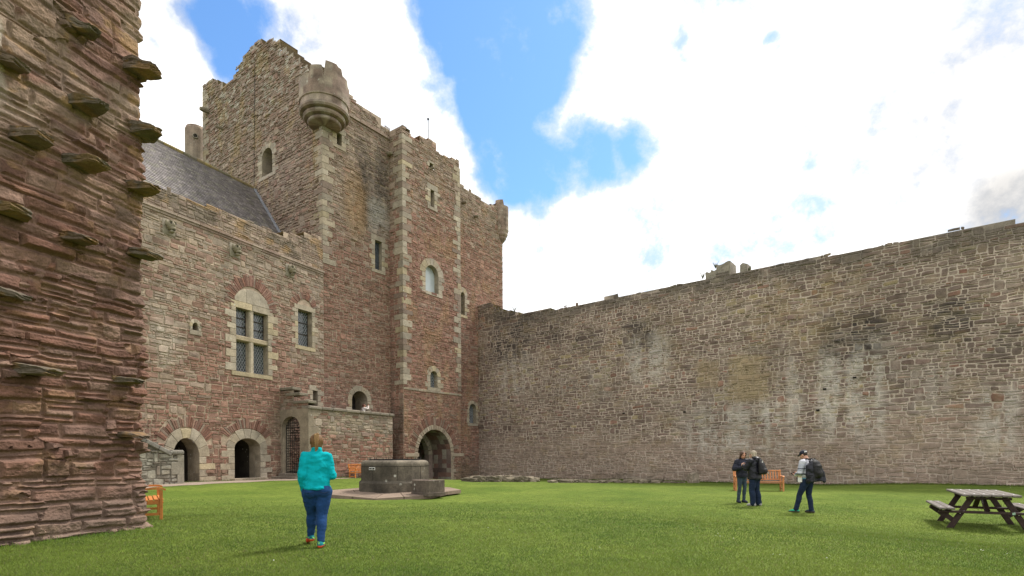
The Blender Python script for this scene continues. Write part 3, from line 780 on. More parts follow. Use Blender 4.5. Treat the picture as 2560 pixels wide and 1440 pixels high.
    mb.add([A-nrm*.06, A+D*Lr-nrm*.06, A+D*Lr+up*H-nrm*.06, A+up*H-nrm*.06], [(0, 1, 2, 3)], (.07, .065, .07))
    while y < H-.02:
        hh = .21-.05*y/H; x = -.1+.12*(row % 2)
        while x < Lr:
            wv = rr.uniform(.2, .36); j = rr.uniform(-.008, .012); t = rr.uniform(0, .012)
            g = rr.choice([.9, 1., 1.1, 1.25, .8])*rr.uniform(.85, 1.15); c = (.185*g, .165*g, .160*g) if rr.random() < .75 else (.20*g, .185*g, .155*g)
            x0 = max(x, 0)+.004; x1 = min(x+wv, Lr)-.004
            if x1 > x0:
                p = A+up*(y-.02+j); p2 = A+up*min(y+hh, H)
                vs = [p+D*x0+nrm*(.022+t), p+D*x1+nrm*(.022+t*.6), p2+D*x1-nrm*.004, p2+D*x0-nrm*.004, p+D*x0, p+D*x1]
                mb.add(vs, [(0, 1, 2, 3), (4, 5, 1, 0)], c)
            x += wv
        y += hh; row += 1
    roof = mb.build('roof', M['slate'], hall)
    mb = MB(); x = 0
    while x < Lr:
        L = rr.uniform(.4, .6); c = rr.choice([(.24, .19, .10), (.20, .18, .12), (.28, .22, .09), (.17, .15, .11)])
        p = T+D*(x+L/2)+Vector((0, 0, .02)); mb.tube([p-D*(L/2-.01), p+D*(L/2-.01)], .13+rr.uniform(-.01, .015), 8, c); x += L
    mb.build('ridge', M['ashlar'], roof)
    mb = MB(); mb.beam(A+nrm*.05+D*.12, T+nrm*.05+D*.12, .26, .05, nrm); mb.build('lead_flashing', M['lead'], roof)
    # rear slope so that the roof is a whole roof
    bk = Vector((-sideP.d[0]*7, -sideP.d[1]*7, -7.5)); mb = MB(); mb.add([T, T+D*Lr, T+D*Lr+bk, T+bk], [(0, 1, 2, 3)], (.13, .115, .115))
    mb.build('rear_slope', M['slate'], roof)

# ------------------------------------------------------------------ the gatehouse tower
def build_tower():
    t = thing('gatehouse_tower', 'tall rubble stone gatehouse tower with round corner turrets and ruined battlements', 'tower', (T0[0]-3, T0[1]+6, 0))
    # gable side
    sw = Open(sideP, 656, 682, 371, 438, 'arch', None, w=.55, D=.75).done()
    stp = [(505, 219), (528, 200), (551, 211), (554, 216), (567, 212), (588, 199), (595, 189), (595.5, 168), (593, 147), (620, 127), (627, 118), (642, 120), (643.5, 105), (660, 105), (662, 110), (677, 97), (683, 102), (700, 107), (703, 118), (725, 136), (742, 147), (758, 165), (770, 174), (805, 176)]
    masonry('gable_wall', sideP, sideP.U(508, 300), 0, 12.2, 34, side_col, (.30, .25, .20), 51, t, poly_top(sideP, stp, .15, 5), [sw.hole()], (.07, .20), (.18, .6), .019, (.012, .08), side_stain, 1.4)
    sw.build(t, 11, 'dark', jl=(.8, 1.2))
    # courtyard front, either side of the stair turret
    uL = towP.U(977, 1000); uR = uL+UTR
    sl = Open(towP, 841, 853, 334, 364, w=.42, D=.5).done(); w3 = Open(towP, 936.5, 954, 603, 675, w=.38, D=.3).done()
    dr = Open(towP, 879, 918, 978, 1040, 'arch', None, w=.36, D=1.3, name='doorway'); dr.v0 = 3.5; dr.done()
    ftp = [(800, 200), (875, 237), (895, 258), (905, 268), (906, 275), (925, 280), (944, 294), (945, 312), (958, 318), (985, 322), (1000, 330)]
    masonry('front_wall', towP, 0, uL+.06, -.9, 28, tow_col, (.36, .28, .21), 41, t, poly_top(towP, ftp, .2, 6), [sl.hole(), w3.hole(), dr.hole()], (.075, .21), (.18, .6), .019, (.012, .055), tow_stain, 1.4)
    sl.build(t, 12, 'dark'); w3.build(t, 13, 'glass', jl=(.8, 1.3)); dr.build(t, 14, 'dark', sill=False, jl=(.9, 1.2))
    s2 = Open(towP, 1151.5, 1161, 731, 787, 'arch', None, w=.42, D=.4).done(); w4 = Open(towP, 1172.5, 1190, 1010, 1058, 'arch', None, w=.3, D=.35).done()
    rtp = [(1148, 458), (1160, 470), (1178, 478), (1183, 486), (1197, 492), (1204, 500), (1212, 512), (1225, 511), (1240, 513), (1262, 518)]
    masonry('front_wall', towP, uR-.04, UE, -.9, 27, tur_col, (.36, .275, .21), 43, t, poly_top(towP, rtp, .25, 7), [s2.hole(), w4.hole()], (.08, .23), (.2, .65), .019, (.012, .055), tur_stain, 1.4)
    s2.build(t, 15, 'dark'); w4.build(t, 16, 'glass', lattice=('diamond', .025), jl=(.9, 1.1))
    # stair turret
    a1 = Open(turP, 1075.5, 1085, 476, 518, w=.42, D=.5).done(); a2 = Open(turP, 1063, 1095, 664, 731, 'arch', None, w=.55, D=.4).done()
    a3 = Open(turP, 1075, 1093, 928, 969, 'arch', None, w=.42, D=.35).done(); a4 = Open(turP, 1073, 1082, 409, 419, w=.16, D=.4).done()
    ar = Open(turP, 1044, 1127, 1074, 1206, 'arch', None, w=.33, D=4.2, name='archway'); ar.rise = ar.v1-turP.V(1086, 1137); ar.done()
    ttp = [(995, 318), (1005, 309), (1012, 315), (1018, 328), (1030, 342), (1048, 352), (1062, 345), (1074, 347), (1082, 352), (1088, 366), (1098, 384), (1106, 388), (1122, 397), (1146, 401), (1150, 404)]
    hol = [o.hole() for o in (a1, a2, a3, a4, ar)]; bl = [(outl('arch', ar.u0-1.0, ar.u1+1.0, ar.v1-ar.rise+.1, ar.v1+.98, ar.rise+.9), -.05)]
    masonry('turret_wall', turP, 0, UTR, -.9, 28, tur_col, (.40, .29, .21), 61, t, poly_top(turP, ttp, .15, 8), hol, (.075, .21), (.18, .58), .019, (.012, .06), tur_stain, 1.2, blank=bl)
    ctp = lambda u: 25.6-.3*(1-u/UTL)
    masonry('turret_cheek', tlP, -.02, UTL, -.9, 26.2, tur_col, (.36, .28, .21), 65, t, ctp, [], (.12, .28), (.25, .6), .02, (.012, .05), cheek_stain, .8)
    rP = Plane(turP.pt(UTR), (-tlP.d[0], -tlP.d[1]))
    masonry('turret_cheek', rP, 0, UTL, -.9, 25, tur_col, (.36, .28, .21), 66, t, None, [], (.2, .35), (.35, .7), .02, (.012, .04), None, .8)
    a1.build(t, 17, 'dark'); a2.build(t, 18, 'skyglass', jl=(.7, 1.15)); a3.build(t, 19, 'glass', lattice=('diamond', .025)); a4.build(t, 20, 'dark', sill=False)
    pas = [(.20, .115, .09), (.16, .095, .08), (.24, .20, .16), (.18, .13, .11), (.13, .09, .075), (.28, .25, .20)]
    arp = ar.build(t, 21, 'dark', pal=[(.33, .27, .20), (.30, .235, .175), (.36, .30, .23)], sill=False, relieve=(.36, .62, 62, -.02, math.pi+.02, 0), lining=pas, jl=(1.0, 1.5), nv=25)
    # inner rib of the vault and imposts
    mb = MB(); c = (ar.u0+ar.u1)/2; h = (ar.u1-ar.u0)/2; vs = ar.v1-ar.rise; n = 14
    for i in range(n):
        q = []
        for k in (i+.04, i+.96):
            th = math.pi*k/n; q += [(c+h*math.cos(th)*.995, vs+ar.rise*math.sin(th)*.995), (c+(h-.45)*math.cos(th), vs+(ar.rise-.45)*math.sin(th))]
        for (o0, o1) in ((-2.0, -2.5),): mb.add([turP.w(*q[0], o0), turP.w(*q[1], o0), turP.w(*q[3], o0), turP.w(*q[2], o0), turP.w(*q[0], o1), turP.w(*q[1], o1), turP.w(*q[3], o1), turP.w(*q[2], o1)], [(0, 1, 2, 3), (4, 5, 6, 7), (1, 2, 6, 5)], (.30, .255, .19))
    for sgn, e in ((1, ar.u1), (-1, ar.u0)):
        a, b = sorted((e, e-sgn*.45)); mb.prism(turP, [(a, -.9), (b, -.9), (b, vs), (a, vs)], -2.5, -2.0, (.24, .18, .15), .02)
    mb.build('vault_rib', M['stone'], arp)
    for (x0, x1) in ((1012, 1046), (1128, 1158)):
        mb = MB(); a, b = turP.U(x0, 1140), turP.U(x1, 1140); v = turP.V(1085, 1138); mb.prism(turP, [(a, v-.10), (b, v-.10), (b, v+.16), (a, v+.16)], 0, .10, (.34, .28, .21), .015); mb.build('impost', M['ashlar'], arp)
    # dressed corners, string course, wall-head string
    quoins('quoin', towP, 0, -1, sideP, 0, 1, 14.2, 23.25, t, 71)
    quoins('quoin', turP, 0, -1, tlP, UTL, 1, 6.7, 24.9, t, 72, L=(.35, .8))
    quoins('quoin', turP, UTR, 1, rP, 0, -1, 6.7, 24.9, t, 73, L=(.35, .75))
    mb = MB(); R = random.Random(75); v = 22.; k = 0; e = sideP.U(508, 300)
    while v < 31.4: h = R.uniform(.35, .6); w_ = (.5, 1.0)[k % 2]; mb.prism(sideP, [(e, v+.007), (e+w_, v+.007), (e+w_, v+h-.007), (e, v+h-.007)], 0, .06, tuple(np.array(R.choice(ASH))*R.uniform(.7, 1.)), .012); v += h; k += 1
    mb.build('quoin', M['ashlar'], t)
    mb = MB(); R = random.Random(3); v = turP.V(1083, 979); u = -.05
    while u < UTR:
        e = min(u+R.uniform(.5, .9), UTR+.05); mb.prism(turP, [(u+.004, v-.09), (e-.004, v-.09), (e-.004, v+.07), (u+.004, v+.07)], .0, .085, tuple(np.array(R.choice(ASH))*R.uniform(.8, 1.)), .02); u = e
    mb.build('string_course', M['ashlar'], t)
    mb = MB(); u = 1.4; v = towP.V(930, 322)
    while u < uL-.1:
        e = min(u+R.uniform(.6, 1.), uL); mb.prism(towP, [(u+.004, v-.1), (e-.004, v-.1), (e-.004, v+.1), (u+.004, v+.1)], .0, .13, tuple(np.array(R.choice(GREY))*R.uniform(.9, 1.2)), .02); u = e
    mb.build('string_course', M['ashlar'], t)
    # round corner turrets
    fa = math.atan2(-T0[1], -T0[0])                             # bearing from the corner to the viewer
    def top1(a):
        d = (a-fa+math.pi) % 6.28319-math.pi                    # + is to the right as seen from the courtyard
        z = 25.72+.1*(float(fbm(d*6, 1.5, 7, 2))-.5)
        if -.62 < d < -.08: z = 26.22
        if .02 < d < .75: z = 26.55-.12*(d > .5)
        if .75 <= d < 1.1: z = 26.05
        return z
    pr = [(.05, 23.22), (.98, 23.2), (1.05, 23.25), (1.07, 23.34), (1.0, 23.45), (1.27, 23.48), (1.34, 23.58), (1.33, 23.70), (1.27, 23.75), (1.53, 23.78), (1.60, 23.9), (1.58, 24.04), (1.51, 24.08), (1.5, 24.46), (1.57, 24.49), (1.58, 24.6)]
    lathe('bartizan', T0[0]+.12, T0[1]+.08, pr, t, 9, 84, top1, rowh=.5, cols=13, dark=.12)
    e = towP.pt(UE); fb = math.atan2(-e[1], -e[0])
    p3 = [(.08, 21.3), (.3, 21.6), (.45, 21.8), (.47, 21.95), (.52, 22.0), (.60, 22.15), (.60, 22.3), (.64, 22.4), (.69, 22.55), (.67, 22.7), (.68, 22.75)]
    lathe('bartizan', e[0]-.1, e[1], p3, t, 10, 44, lambda a: 24.75+.5*(-.9 < ((a-fb+math.pi) % 6.28319-math.pi) < .35), thick=.2, rowh=.45, cols=8)
    cb = at(489, 350, 46.6); fc = math.atan2(-cb.y, -cb.x)
    lt = lathe('bartizan', cb.x, cb.y, [(.72, 22), (.74, 25.6), (.84, 25.7), (.84, 26.0), (.79, 26.1), (.79, 28.6), (.70, 28.85), (.4, 29.0), (.05, 29.05)], t, 12, 40, None, rowh=.45, cols=7)
    mb = MB(); o = at(488.5, 339, 46.6-.80); dv = Vector((o.x, o.y, 0)).normalized(); rt = dv.to_track_quat('Z', 'Y').to_matrix()
    mb.rings([[o+rt@Vector((r*math.cos(k*.449), r*math.sin(k*.449), z)) for k in range(14)] for r, z in ((.21, .06), (.20, -.02), (.16, -.03), (.14, .05))], (.26, .23, .18), False)
    mb.rings([[o+rt@Vector((.15*math.cos(k*.449), .15*math.sin(k*.449), z)) for k in range(14)] for z in (.03, .05)], (.03, .025, .02)); mb.build('spy_hole', M['ashlar'], lt)  # near-black disc paints the shade inside the hole
    # water spouts, corbels, conductor
    for (P, x, y, L, w_) in ((sideP, 522, 278, .7, .42), (sideP, 557, 321, .6, .22), (towP, 968, 384, .5, .30), (towP, 980, 392, .55, .30), (towP, 1156, 506, .5, .3), (towP, 1185, 541, .5, .26), (turP, 1078, 420, .35, .2)):
        u, v = P.hit(x, y); mb = MB(); p0 = Vector(P.w(u, v, -.1)); p1 = Vector(P.w(u, v-.1, L)); n = Vector((P.n[0], P.n[1], 0)); sdv = Vector((P.d[0], P.d[1], 0)); rs = []
        for p, k in ((p0, 1.), (p0+(p1-p0)*.55, .95), (p0+(p1-p0)*.85, .8), (p1, .6)):
            rs.append([p+sdv*(w_*.5*k*math.cos(q))+Vector((0, 0, w_*.55*k*math.sin(q))) for q in np.linspace(0, 6.28319, 9)[:-1]])
        mb.rings(rs, (.20, .17, .12)); mb.build('waterspout', M['ashlar'], t)
    mb = MB(); mb.tube([sideP.w(*sideP.hit(x, y), .09) for x, y in ((640, 160), (639, 260), (638, 380), (638, 480))], .018, 5); mb.build('lightning_conductor', M['iron'], t)
    # roofs and far sides, so that the tower is a closed body
    mb = MB(); zt = 24.2; q = [sideP.pt(sideP.U(508, 300), -.4), T0-towP.n*.4, towP.pt(UE, -.4)]; q.append(q[0]+(q[2]-q[1]))
    mb.add([(p[0], p[1], zt) for p in q], [(0, 1, 2, 3)], (.12, .11, .1)); mb.add([(q[i][0], q[i][1], z) for i in (2, 3, 0) for z in (-1, 24.8)], [(0, 2, 3, 1), (2, 4, 5, 3)], (.24, .19, .15))
    mb.build('rear_wall', M['stone'], t)
    f0 = at(1070.5, 330, 49.5); fz = at(1070.5, 299, 49.5).z
    fp = thing('flagpole', 'thin bare flagpole with a ball finial rising above the tower battlements', 'flagpole', (f0.x, f0.y, 24.2))
    mb = MB(); mb.tube([(f0.x, f0.y, 24.2), (f0.x, f0.y, fz)], [.055, .04], 8); mb.build('pole', M['lead'], fp)
    mb = MB(); mb.ell((f0.x, f0.y, fz+.05), .10, None, (1, 1, 1), 10, 7); mb.build('finial', M['iron'], fp, True)

# ------------------------------------------------------------------ forestair with gate and landing
def build_landing():
    R = random.Random(12); g0 = gateP.pt(0)
    t = thing('forestair', 'walled stone stair with crow-stepped gate wall and landing against the hall', 'stair', (g0[0], g0[1], 0))
    gate = Open(gateP, 707, 751, 1041, 1196, 'arch', None, w=.3, D=.42, name='gate_opening'); gate.v0 = gateP.V(729, 1183); gate.rise = .62; gate.done()
    vs = [gateP.V(x, y) for x, y in ((712, 975), (727, 988), (755, 1006))]; us = [gateP.U(719, 1000), gateP.U(737, 1000)]
    gt = lambda u: vs[0] if u < us[0] else (vs[1] if u < us[1] else vs[2])
    gc = lambda u, v, r1, r2, w, h: np.where((((r2*5.1) % 1) < .35)[:, None], pick(GREY, r1), pick(RED, r1)*.95)
    masonry('gate_wall', gateP, -.05, UG, -.9, vs[0]+.1, gc, (.30, .24, .18), 91, t, gt, [gate.hole()], (.12, .26), (.2, .5), .018, (.01, .04), lambda u, v, c: tint(c, sst(.3, .6, fbm(u, v, 92)), (.14, .125, .09), .45), .5)
    # dressed frame round the gate
    mb = MB(); P = gateP; pal = [(.225, .185, .135), (.25, .205, .15), (.20, .165, .122)]; n = len(gate.poly)
    for i in range(n):
        a, b = gate.poly[i], gate.poly[(i+1) % n]
        if i == 0: continue
        mb.add([P.w(*a, .04), P.w(*b, .04), P.w(*b, -.5), P.w(*a, -.5)], [(0, 1, 2, 3)], pal[i % 3])
    vsq = gate.v1-gate.rise
    for e0, e1 in ((-.02, gate.u0), (gate.u1, UG)):
        v = gate.v0-.4
        while v < vsq-.05:
            h = min(R.uniform(.5, .9), vsq-v); 
            if vsq-v-h < .2: h = vsq-v
            mb.prism(P, [(e0+.003, v+.004), (e1, v+.004), (e1, v+h-.004), (e0+.003, v+h-.004)], 0, .055, R.choice(pal), .01); v += h
    c = (gate.u0+gate.u1)/2; a = (gate.u1-gate.u0)/2; vt = gate.v1+.42
    for s, e in ((-1, -.02), (1, UG)):
        arc = [(c+s*a*math.cos(th), vsq+gate.rise*math.sin(th)) for th in np.linspace(0, math.pi/2, 8)]
        mb.prism(P, [(e, vsq+.004), arc[0]]+arc[1:]+[(c+s*.004, vt), (e, vt)], 0, .055, R.choice(pal), .008)
    mb.build('gate_surround', M['ashlar'], t)
    for (x0, x1, y) in ((700, 734, 968), (717, 752, 982), (736, 778, 1001)):
        a, b = gateP.U(x0, y), gateP.U(x1, y); v = gateP.V((x0+x1)/2, y); m = MB(); b = min(b, UG+.1); a = max(a, -.02)
        ce = gateP.pt((a+b)/2, -.24); m.box((ce[0], ce[1], v-.09), (b-a, .66, .17), Matrix.Rotation(math.atan2(gateP.d[1], gateP.d[0]), 3, 'Z'), R.choice([(.19, .165, .125), (.23, .195, .15)]), .025); m.build('coping_step', M['ashlar'], t)
    # iron gate
    o = thing('iron_gate', 'black wrought iron lattice gate under the arch of the forestair', 'gate', tuple(gateP.w((gate.u0+gate.u1)/2, gate.v0, -.28)))
    mb = MB(); z = -.28; ua, ub = gate.u0+.02, gate.u1-.02; poly = gate.poly
    def barr(p, q, r, zz):
        sg = clipseg(poly, p, q)
        if sg: mb.tube([P.w(*sg[0], zz), P.w(*sg[1], zz)], r, 5)
    for i in range(10): u = ua+(ub-ua)*i/9; barr((u, gate.v0), (u, gate.v1), .017 if 0 < i < 9 else .03, z)
    v = gate.v0+.08
    while v < gate.v1: barr((ua, v), (ub, v), .017, z+.02); v += .155
    mb.build('bars', M['iron'], o)
    for v in (vsq-.05, gate.v0+.06): mb = MB(); mb.beam(P.w(ua, v, z), P.w(ub, v, z), .09, .06); mb.build('rail', M['iron'], o)
    # steps
    st = Matrix.Rotation(math.atan2(gateP.d[1], gateP.d[0]), 3, 'Z')
    zb = float(gz(g0[0], g0[1]))
    for k, (u0, u1, o0, o1, v) in enumerate(((-.25, UG-.1, .02, 1.3, gate.v0-.36), (.05, UG-.25, .02, .75, gate.v0-.18), (gate.u0, gate.u1, -.45, .35, gate.v0))):
        ce = gateP.pt((u0+u1)/2, (o0+o1)/2); m = MB(); m.box((ce[0], ce[1], v-.5), (u1-u0, o1-o0, 1.), st, (.17, .14, .11), .02); m.build('step', M['ashlar'], t)
    for k in range(14):                                         # flight climbing behind the gate to the landing
        a = gate.v0+(k+1)*.2; off = .7+k*.27; q0 = landP.pt(off, -.5); q1 = landP.pt(off, -UG+.08)
        ce = (q0+q1)/2; m = MB(); L = np.hypot(*(q1-q0)); m.box((ce[0], ce[1], a-.55), (L, .275, 1.1), st, tuple(np.array((.2, .165, .13))*R.uniform(.85, 1.1)), .012)
        if k < 13: m.build('step', M['ashlar'], t)
    # landing front wall, cope, end wall, floor
    lc = lambda u, v, r1, r2, w, h: np.where((((r2*5.1) % 1) < np.clip(.18+.7*sst(1.6, 3.4, v+1.5*(fbm(u*.7, v*.8, 95)-.5)), 0, .9))[:, None], np.where((((r1*3.7) % 1) < .5)[:, None], pick(BUFF, r1)*.95, pick(GREY, r1)*1.15), pick(RED, r1)*1.05)*(.85+.3*((r1*13.7) % 1))[:, None]
    vc = landP.V(880, 1032)
    masonry('landing_wall', landP, 0, UL, -.9, vc-.02, lc, (.34, .28, .21), 94, t, None, [], (.12, .28), (.25, .8), .02, (.012, .05), lambda u, v, c: tint(tint(c, sst(.45, .65, fbm(u*.8, v*.8, 96)), (.17, .15, .11), .35), sst(1., -.2, v), (.12, .10, .075), .5), .5)
    eP = Plane(landP.pt(UL), (-gateP.d[0], -gateP.d[1])); masonry('landing_wall', eP, 0, 1.6, -.9, vc, lc, (.34, .28, .21), 97, t, None, [], (.15, .3), (.3, .6), .02, (.012, .04), None, .5)
    mb = MB(); v = gate.v0-.6; k = 0
    while v < vc-.1:
        h = min(R.uniform(.4, .75), vc-v); w_ = (.38, .75)[k % 2]; mb.prism(landP, [(-.05, v+.004), (w_, v+.004), (w_, v+h-.004), (-.05, v+h-.004)], 0, .058, R.choice(pal), .01); v += h; k += 1
    mb.build('quoin', M['ashlar'], t)
    mb = MB(); u = -.06; an = math.atan2(landP.d[1], landP.d[0])
    while u < UL:
        e = min(u+R.uniform(.8, 1.3), UL+.12); ce = landP.pt((u+e)/2, -.2); mb.box((ce[0], ce[1], vc+.09), (e-u-.008, .66, .2), Matrix.Rotation(an, 3, 'Z'), tuple(np.array((.20, .172, .135))*R.uniform(.8, 1.2)), .045); u = e
    mb.build('coping', M['ashlar'], t)
    fl = [landP.pt(4.3, -.3), landP.pt(UL-.2, -.3), landP.pt(UL-.2, -2.4), landP.pt(4.3, -2.4)]
    mb = MB(); mb.add([(p[0], p[1], 3.45) for p in fl], [(0, 1, 2, 3)], (.26, .22, .17)); mb.build('floor', M['ashlar'], t)

def build_low_stair():
    """low wall with a sloping cope at the far left, in front of the first doorway"""
    a = gp(458, 1209); P = Plane((a.x, a.y), (hallP.d[0], hallP.d[1])); R = random.Random(17)
    t = thing('stair_wall', 'low grey rubble wall with dark sloping coping beside the left hall doorway', 'wall', (a.x, a.y, a.z))
    u0 = P.U(330, 1150); uk = P.U(427, 1150); vt = P.V(447, 1126); vl = P.V(362, 1100); ul = P.U(362, 1100); vk = P.V(427, 1133)
    top = lambda u: vt-.12 if u > uk else vk-.12+(vl-vk)*(u-uk)/(ul-uk)
    gc = lambda u, v, r1, r2, w, h: pick([(.225, .20, .155), (.18, .158, .125), (.27, .25, .20), (.15, .13, .10), (.20, .165, .13)], r1)*(.85+.3*r2)[:, None]
    masonry('wall', P, u0, -.02, -.6, 4.5, gc, (.17, .15, .12), 99, t, top, [], (.1, .26), (.18, .6), .026, (.015, .06), lambda u, v, c: tint(c, sst(.55, .68, fbm(u*2.5, v*3, 98)), (.45, .43, .37), .5), .55)
    mb = MB(); c = (.12, .11, .095); d3 = Vector((P.d[0], P.d[1], 0)); n3 = Vector((P.n[0], P.n[1], 0))
    seg = [(u0-.1, top(u0-.1)+.08), (ul, vl-.04), ((ul+uk)/2, (vl+vk)/2-.04), (uk, vk-.04)]
    for i in range(3): 
        A = Vector(P.w(seg[i][0]+.01, seg[i][1], -.22)); B = Vector(P.w(seg[i+1][0]-.01, seg[i+1][1], -.22)); mb.beam(A, B, .7, .2, (0, 0, 1), tuple(np.array(c)*R.uniform(.85, 1.4)), .03)
    ce = P.pt((uk-.02)/2, -.22); rt = Matrix.Rotation(math.atan2(P.d[1], P.d[0]), 3, 'Z'); mb.box((ce[0], ce[1], vt-.1), (-uk+.04, .72, .24), rt, (.17, .155, .13), .07); mb.build('coping', M['wellstone'], t)
    mb = MB(); v = a.z-.4
    for k, h in enumerate((.85, .6, .62, .5)):
        w_ = (.32, .62)[k % 2]; h = min(h, vt-.22-v); mb.prism(P, [(-w_, v+.004), (.0, v+.004), (.0, v+h-.004), (-w_, v+h-.004)], 0, .07, (.24, .215, .17), .012)
        e2 = Plane(P.pt(.0), (-P.n[0], -P.n[1])); mb.prism(e2, [(-.06, v+.004), (.55, v+.004), (.55, v+h-.004), (-.06, v+h-.004)], 0, .02, (.2, .18, .15), .012); v += h
    mb.build('end_post', M['ashlar'], t)

# ------------------------------------------------------------------ curtain wall
def build_curtain():
    R = random.Random(23); b = curP.pt(18); t = thing('curtain_wall', 'long high grey-brown rubble curtain wall with pale mortar and water stains behind the lawn', 'wall', (b[0], b[1], -.3))
    tp = [(1190, 763), (1226, 761), (1232, 771), (1245, 772), (1259, 779), (1275, 778), (1300, 788), (1316, 785), (1443, 761), (1538, 742), (1606, 732), (1717, 710), (1755, 698), (1866, 677), (2135, 627), (2288, 597), (2411, 573), (2425, 566), (2437, 565), (2490, 564), (2519, 556), (2530, 564), (2560, 559), (2700, 530)]
    masonry('masonry', curP, -.3, 42, -1.2, 16, cur_col, (.475, .392, .326), 81, t, poly_top(curP, tp, .22, 9), [], (.09, .25), (.2, .95), .034, (.006, .05), cur_stain, 1.6, mort=.34, tall=.12, split=.26, wob=.26)
    for (x0, x1, y0, y1, dp) in ((1790, 1825, 657, 694, 1.2), (1849, 1867, 658, 684, .9), (1763, 1778, 680, 702, .9), (1776, 1791, 675, 699, 1.0)):
        xm = (x0+x1)/2; c = curP.pt((curP.U(x0, y1)+curP.U(x1, y1))/2, -dp*.55); v0 = curP.V(xm, y1)-.35; v1 = curP.V(xm, y0); w_ = curP.U(x1, y1)-curP.U(x0, y1)
        mb = rockmesh((c[0], c[1], (v0+v1)/2), (w_, dp, (v1-v0)), int(x0), math.atan2(curP.d[1], curP.d[0]), (.25, .22, .175), 6, .07, .95); mb.build('broken_merlon', M['stone'], t)
    for x, y in ((1560, 1033), (2062, 973), (2137, 944), (2045, 1026), (1712, 1030)):                                        # putlog holes: raised dark plates, colour standing in for shaded depth
        u, v = curP.hit(x, y); mb = MB(); mb.prism(curP, [(u-.09, v-.05), (u+.09, v-.05), (u+.08, v+.05), (u-.09, v+.06)], .04, .062, (.02, .017, .015), .003); mb.build('putlog_hole', M['dark'], t)
    # tufts of weeds in the wall head are separate plants
    for k, (x, y) in enumerate(((1784, 668), (1752, 695), (1869, 677), (1280, 778))):
        u, v = curP.hit(x, y); c = Vector(curP.w(u, v, -.35)); mb = MB()
        for i in range(26):
            a = R.uniform(0, 6.28); l = R.uniform(.15, .5); e = c+Vector((math.cos(a)*l*.5, math.sin(a)*l*.5, l)); mb.tube([c, c.lerp(e, .6)+Vector((0, 0, .05)), e], [.012, .01, .004], 4, (.09, .10, .045))
        tag(mb.build('weed', M['leaf']), ('wispy dry weed beside the taller broken merlon on the curtain wall', 'small weed left of the broken merlons on the curtain wall', 'small weed at the foot of the narrow right merlon stub', 'little weed on the low stepped wall head next to the tower')[k], 'weed', 'weeds growing on the wall heads')
    # rubble along its foot
    spec = []
    for i in range(34): spec.append((1178+i*4.5+R.uniform(-4, 4), 1196-R.uniform(0, 1)*9*math.sin(max(.1, i/34*3.1)), R.uniform(.5, 1.1), R.uniform(.22, .45)))
    for i in range(30): spec.append((1385+i*8.7+R.uniform(-4, 4), 1202+i*.1-R.uniform(0, 3), R.uniform(.35, 1.0), R.uniform(.12, .26)))
    for i in range(10): spec.append((1570+i*8+R.uniform(-4, 4), 1198-R.uniform(0, 5), R.uniform(.5, .9), R.uniform(.2, .4)))
    for i in range(5): spec.append((1650+i*14, 1206+i*1.2, R.uniform(.4, .8), .10))
    for k, (x, y, s, h) in enumerate(spec):
        p = gp(x, 1206.5+R.uniform(-1.5, 1) if x > 1340 else 1203+R.uniform(-1.5, 1.5)); z = p.z+h*.2
        if x < 1340: z = p.z+h*.25+max(0., (1193-y))*.028
        mb = rockmesh((0, 0, 0), (s, s*.7, h), 300+k, R.uniform(0, 3), R.choice([(.18, .15, .105), (.145, .122, .085), (.215, .18, .13), (.12, .10, .07)]), 4, .25)
        o = mb.build('rubble_stone', M['stone']); o.location = (p.x, p.y, z)
        grp = 'rough fallen stones of the low heap below the tower corner' if x < 1340 else 'rough fallen stones in the low row along the foot of the curtain wall'
        tag(o, 'rough lichened fallen stone of the heap beside the tower corner' if x < 1340 else 'rough mossy fallen stone in the low row along the curtain wall foot', 'stone', grp)
    p = gp(1733, 1207); o = rockmesh((0, 0, 0), (.65, .5, .8), 77, .4, (.26, .215, .165), 5, .2).build('boundary_stone', M['stone']); o.location = (p.x, p.y, p.z+.22); tag(o, 'single upright stone block leaning at the curtain wall foot', 'stone')

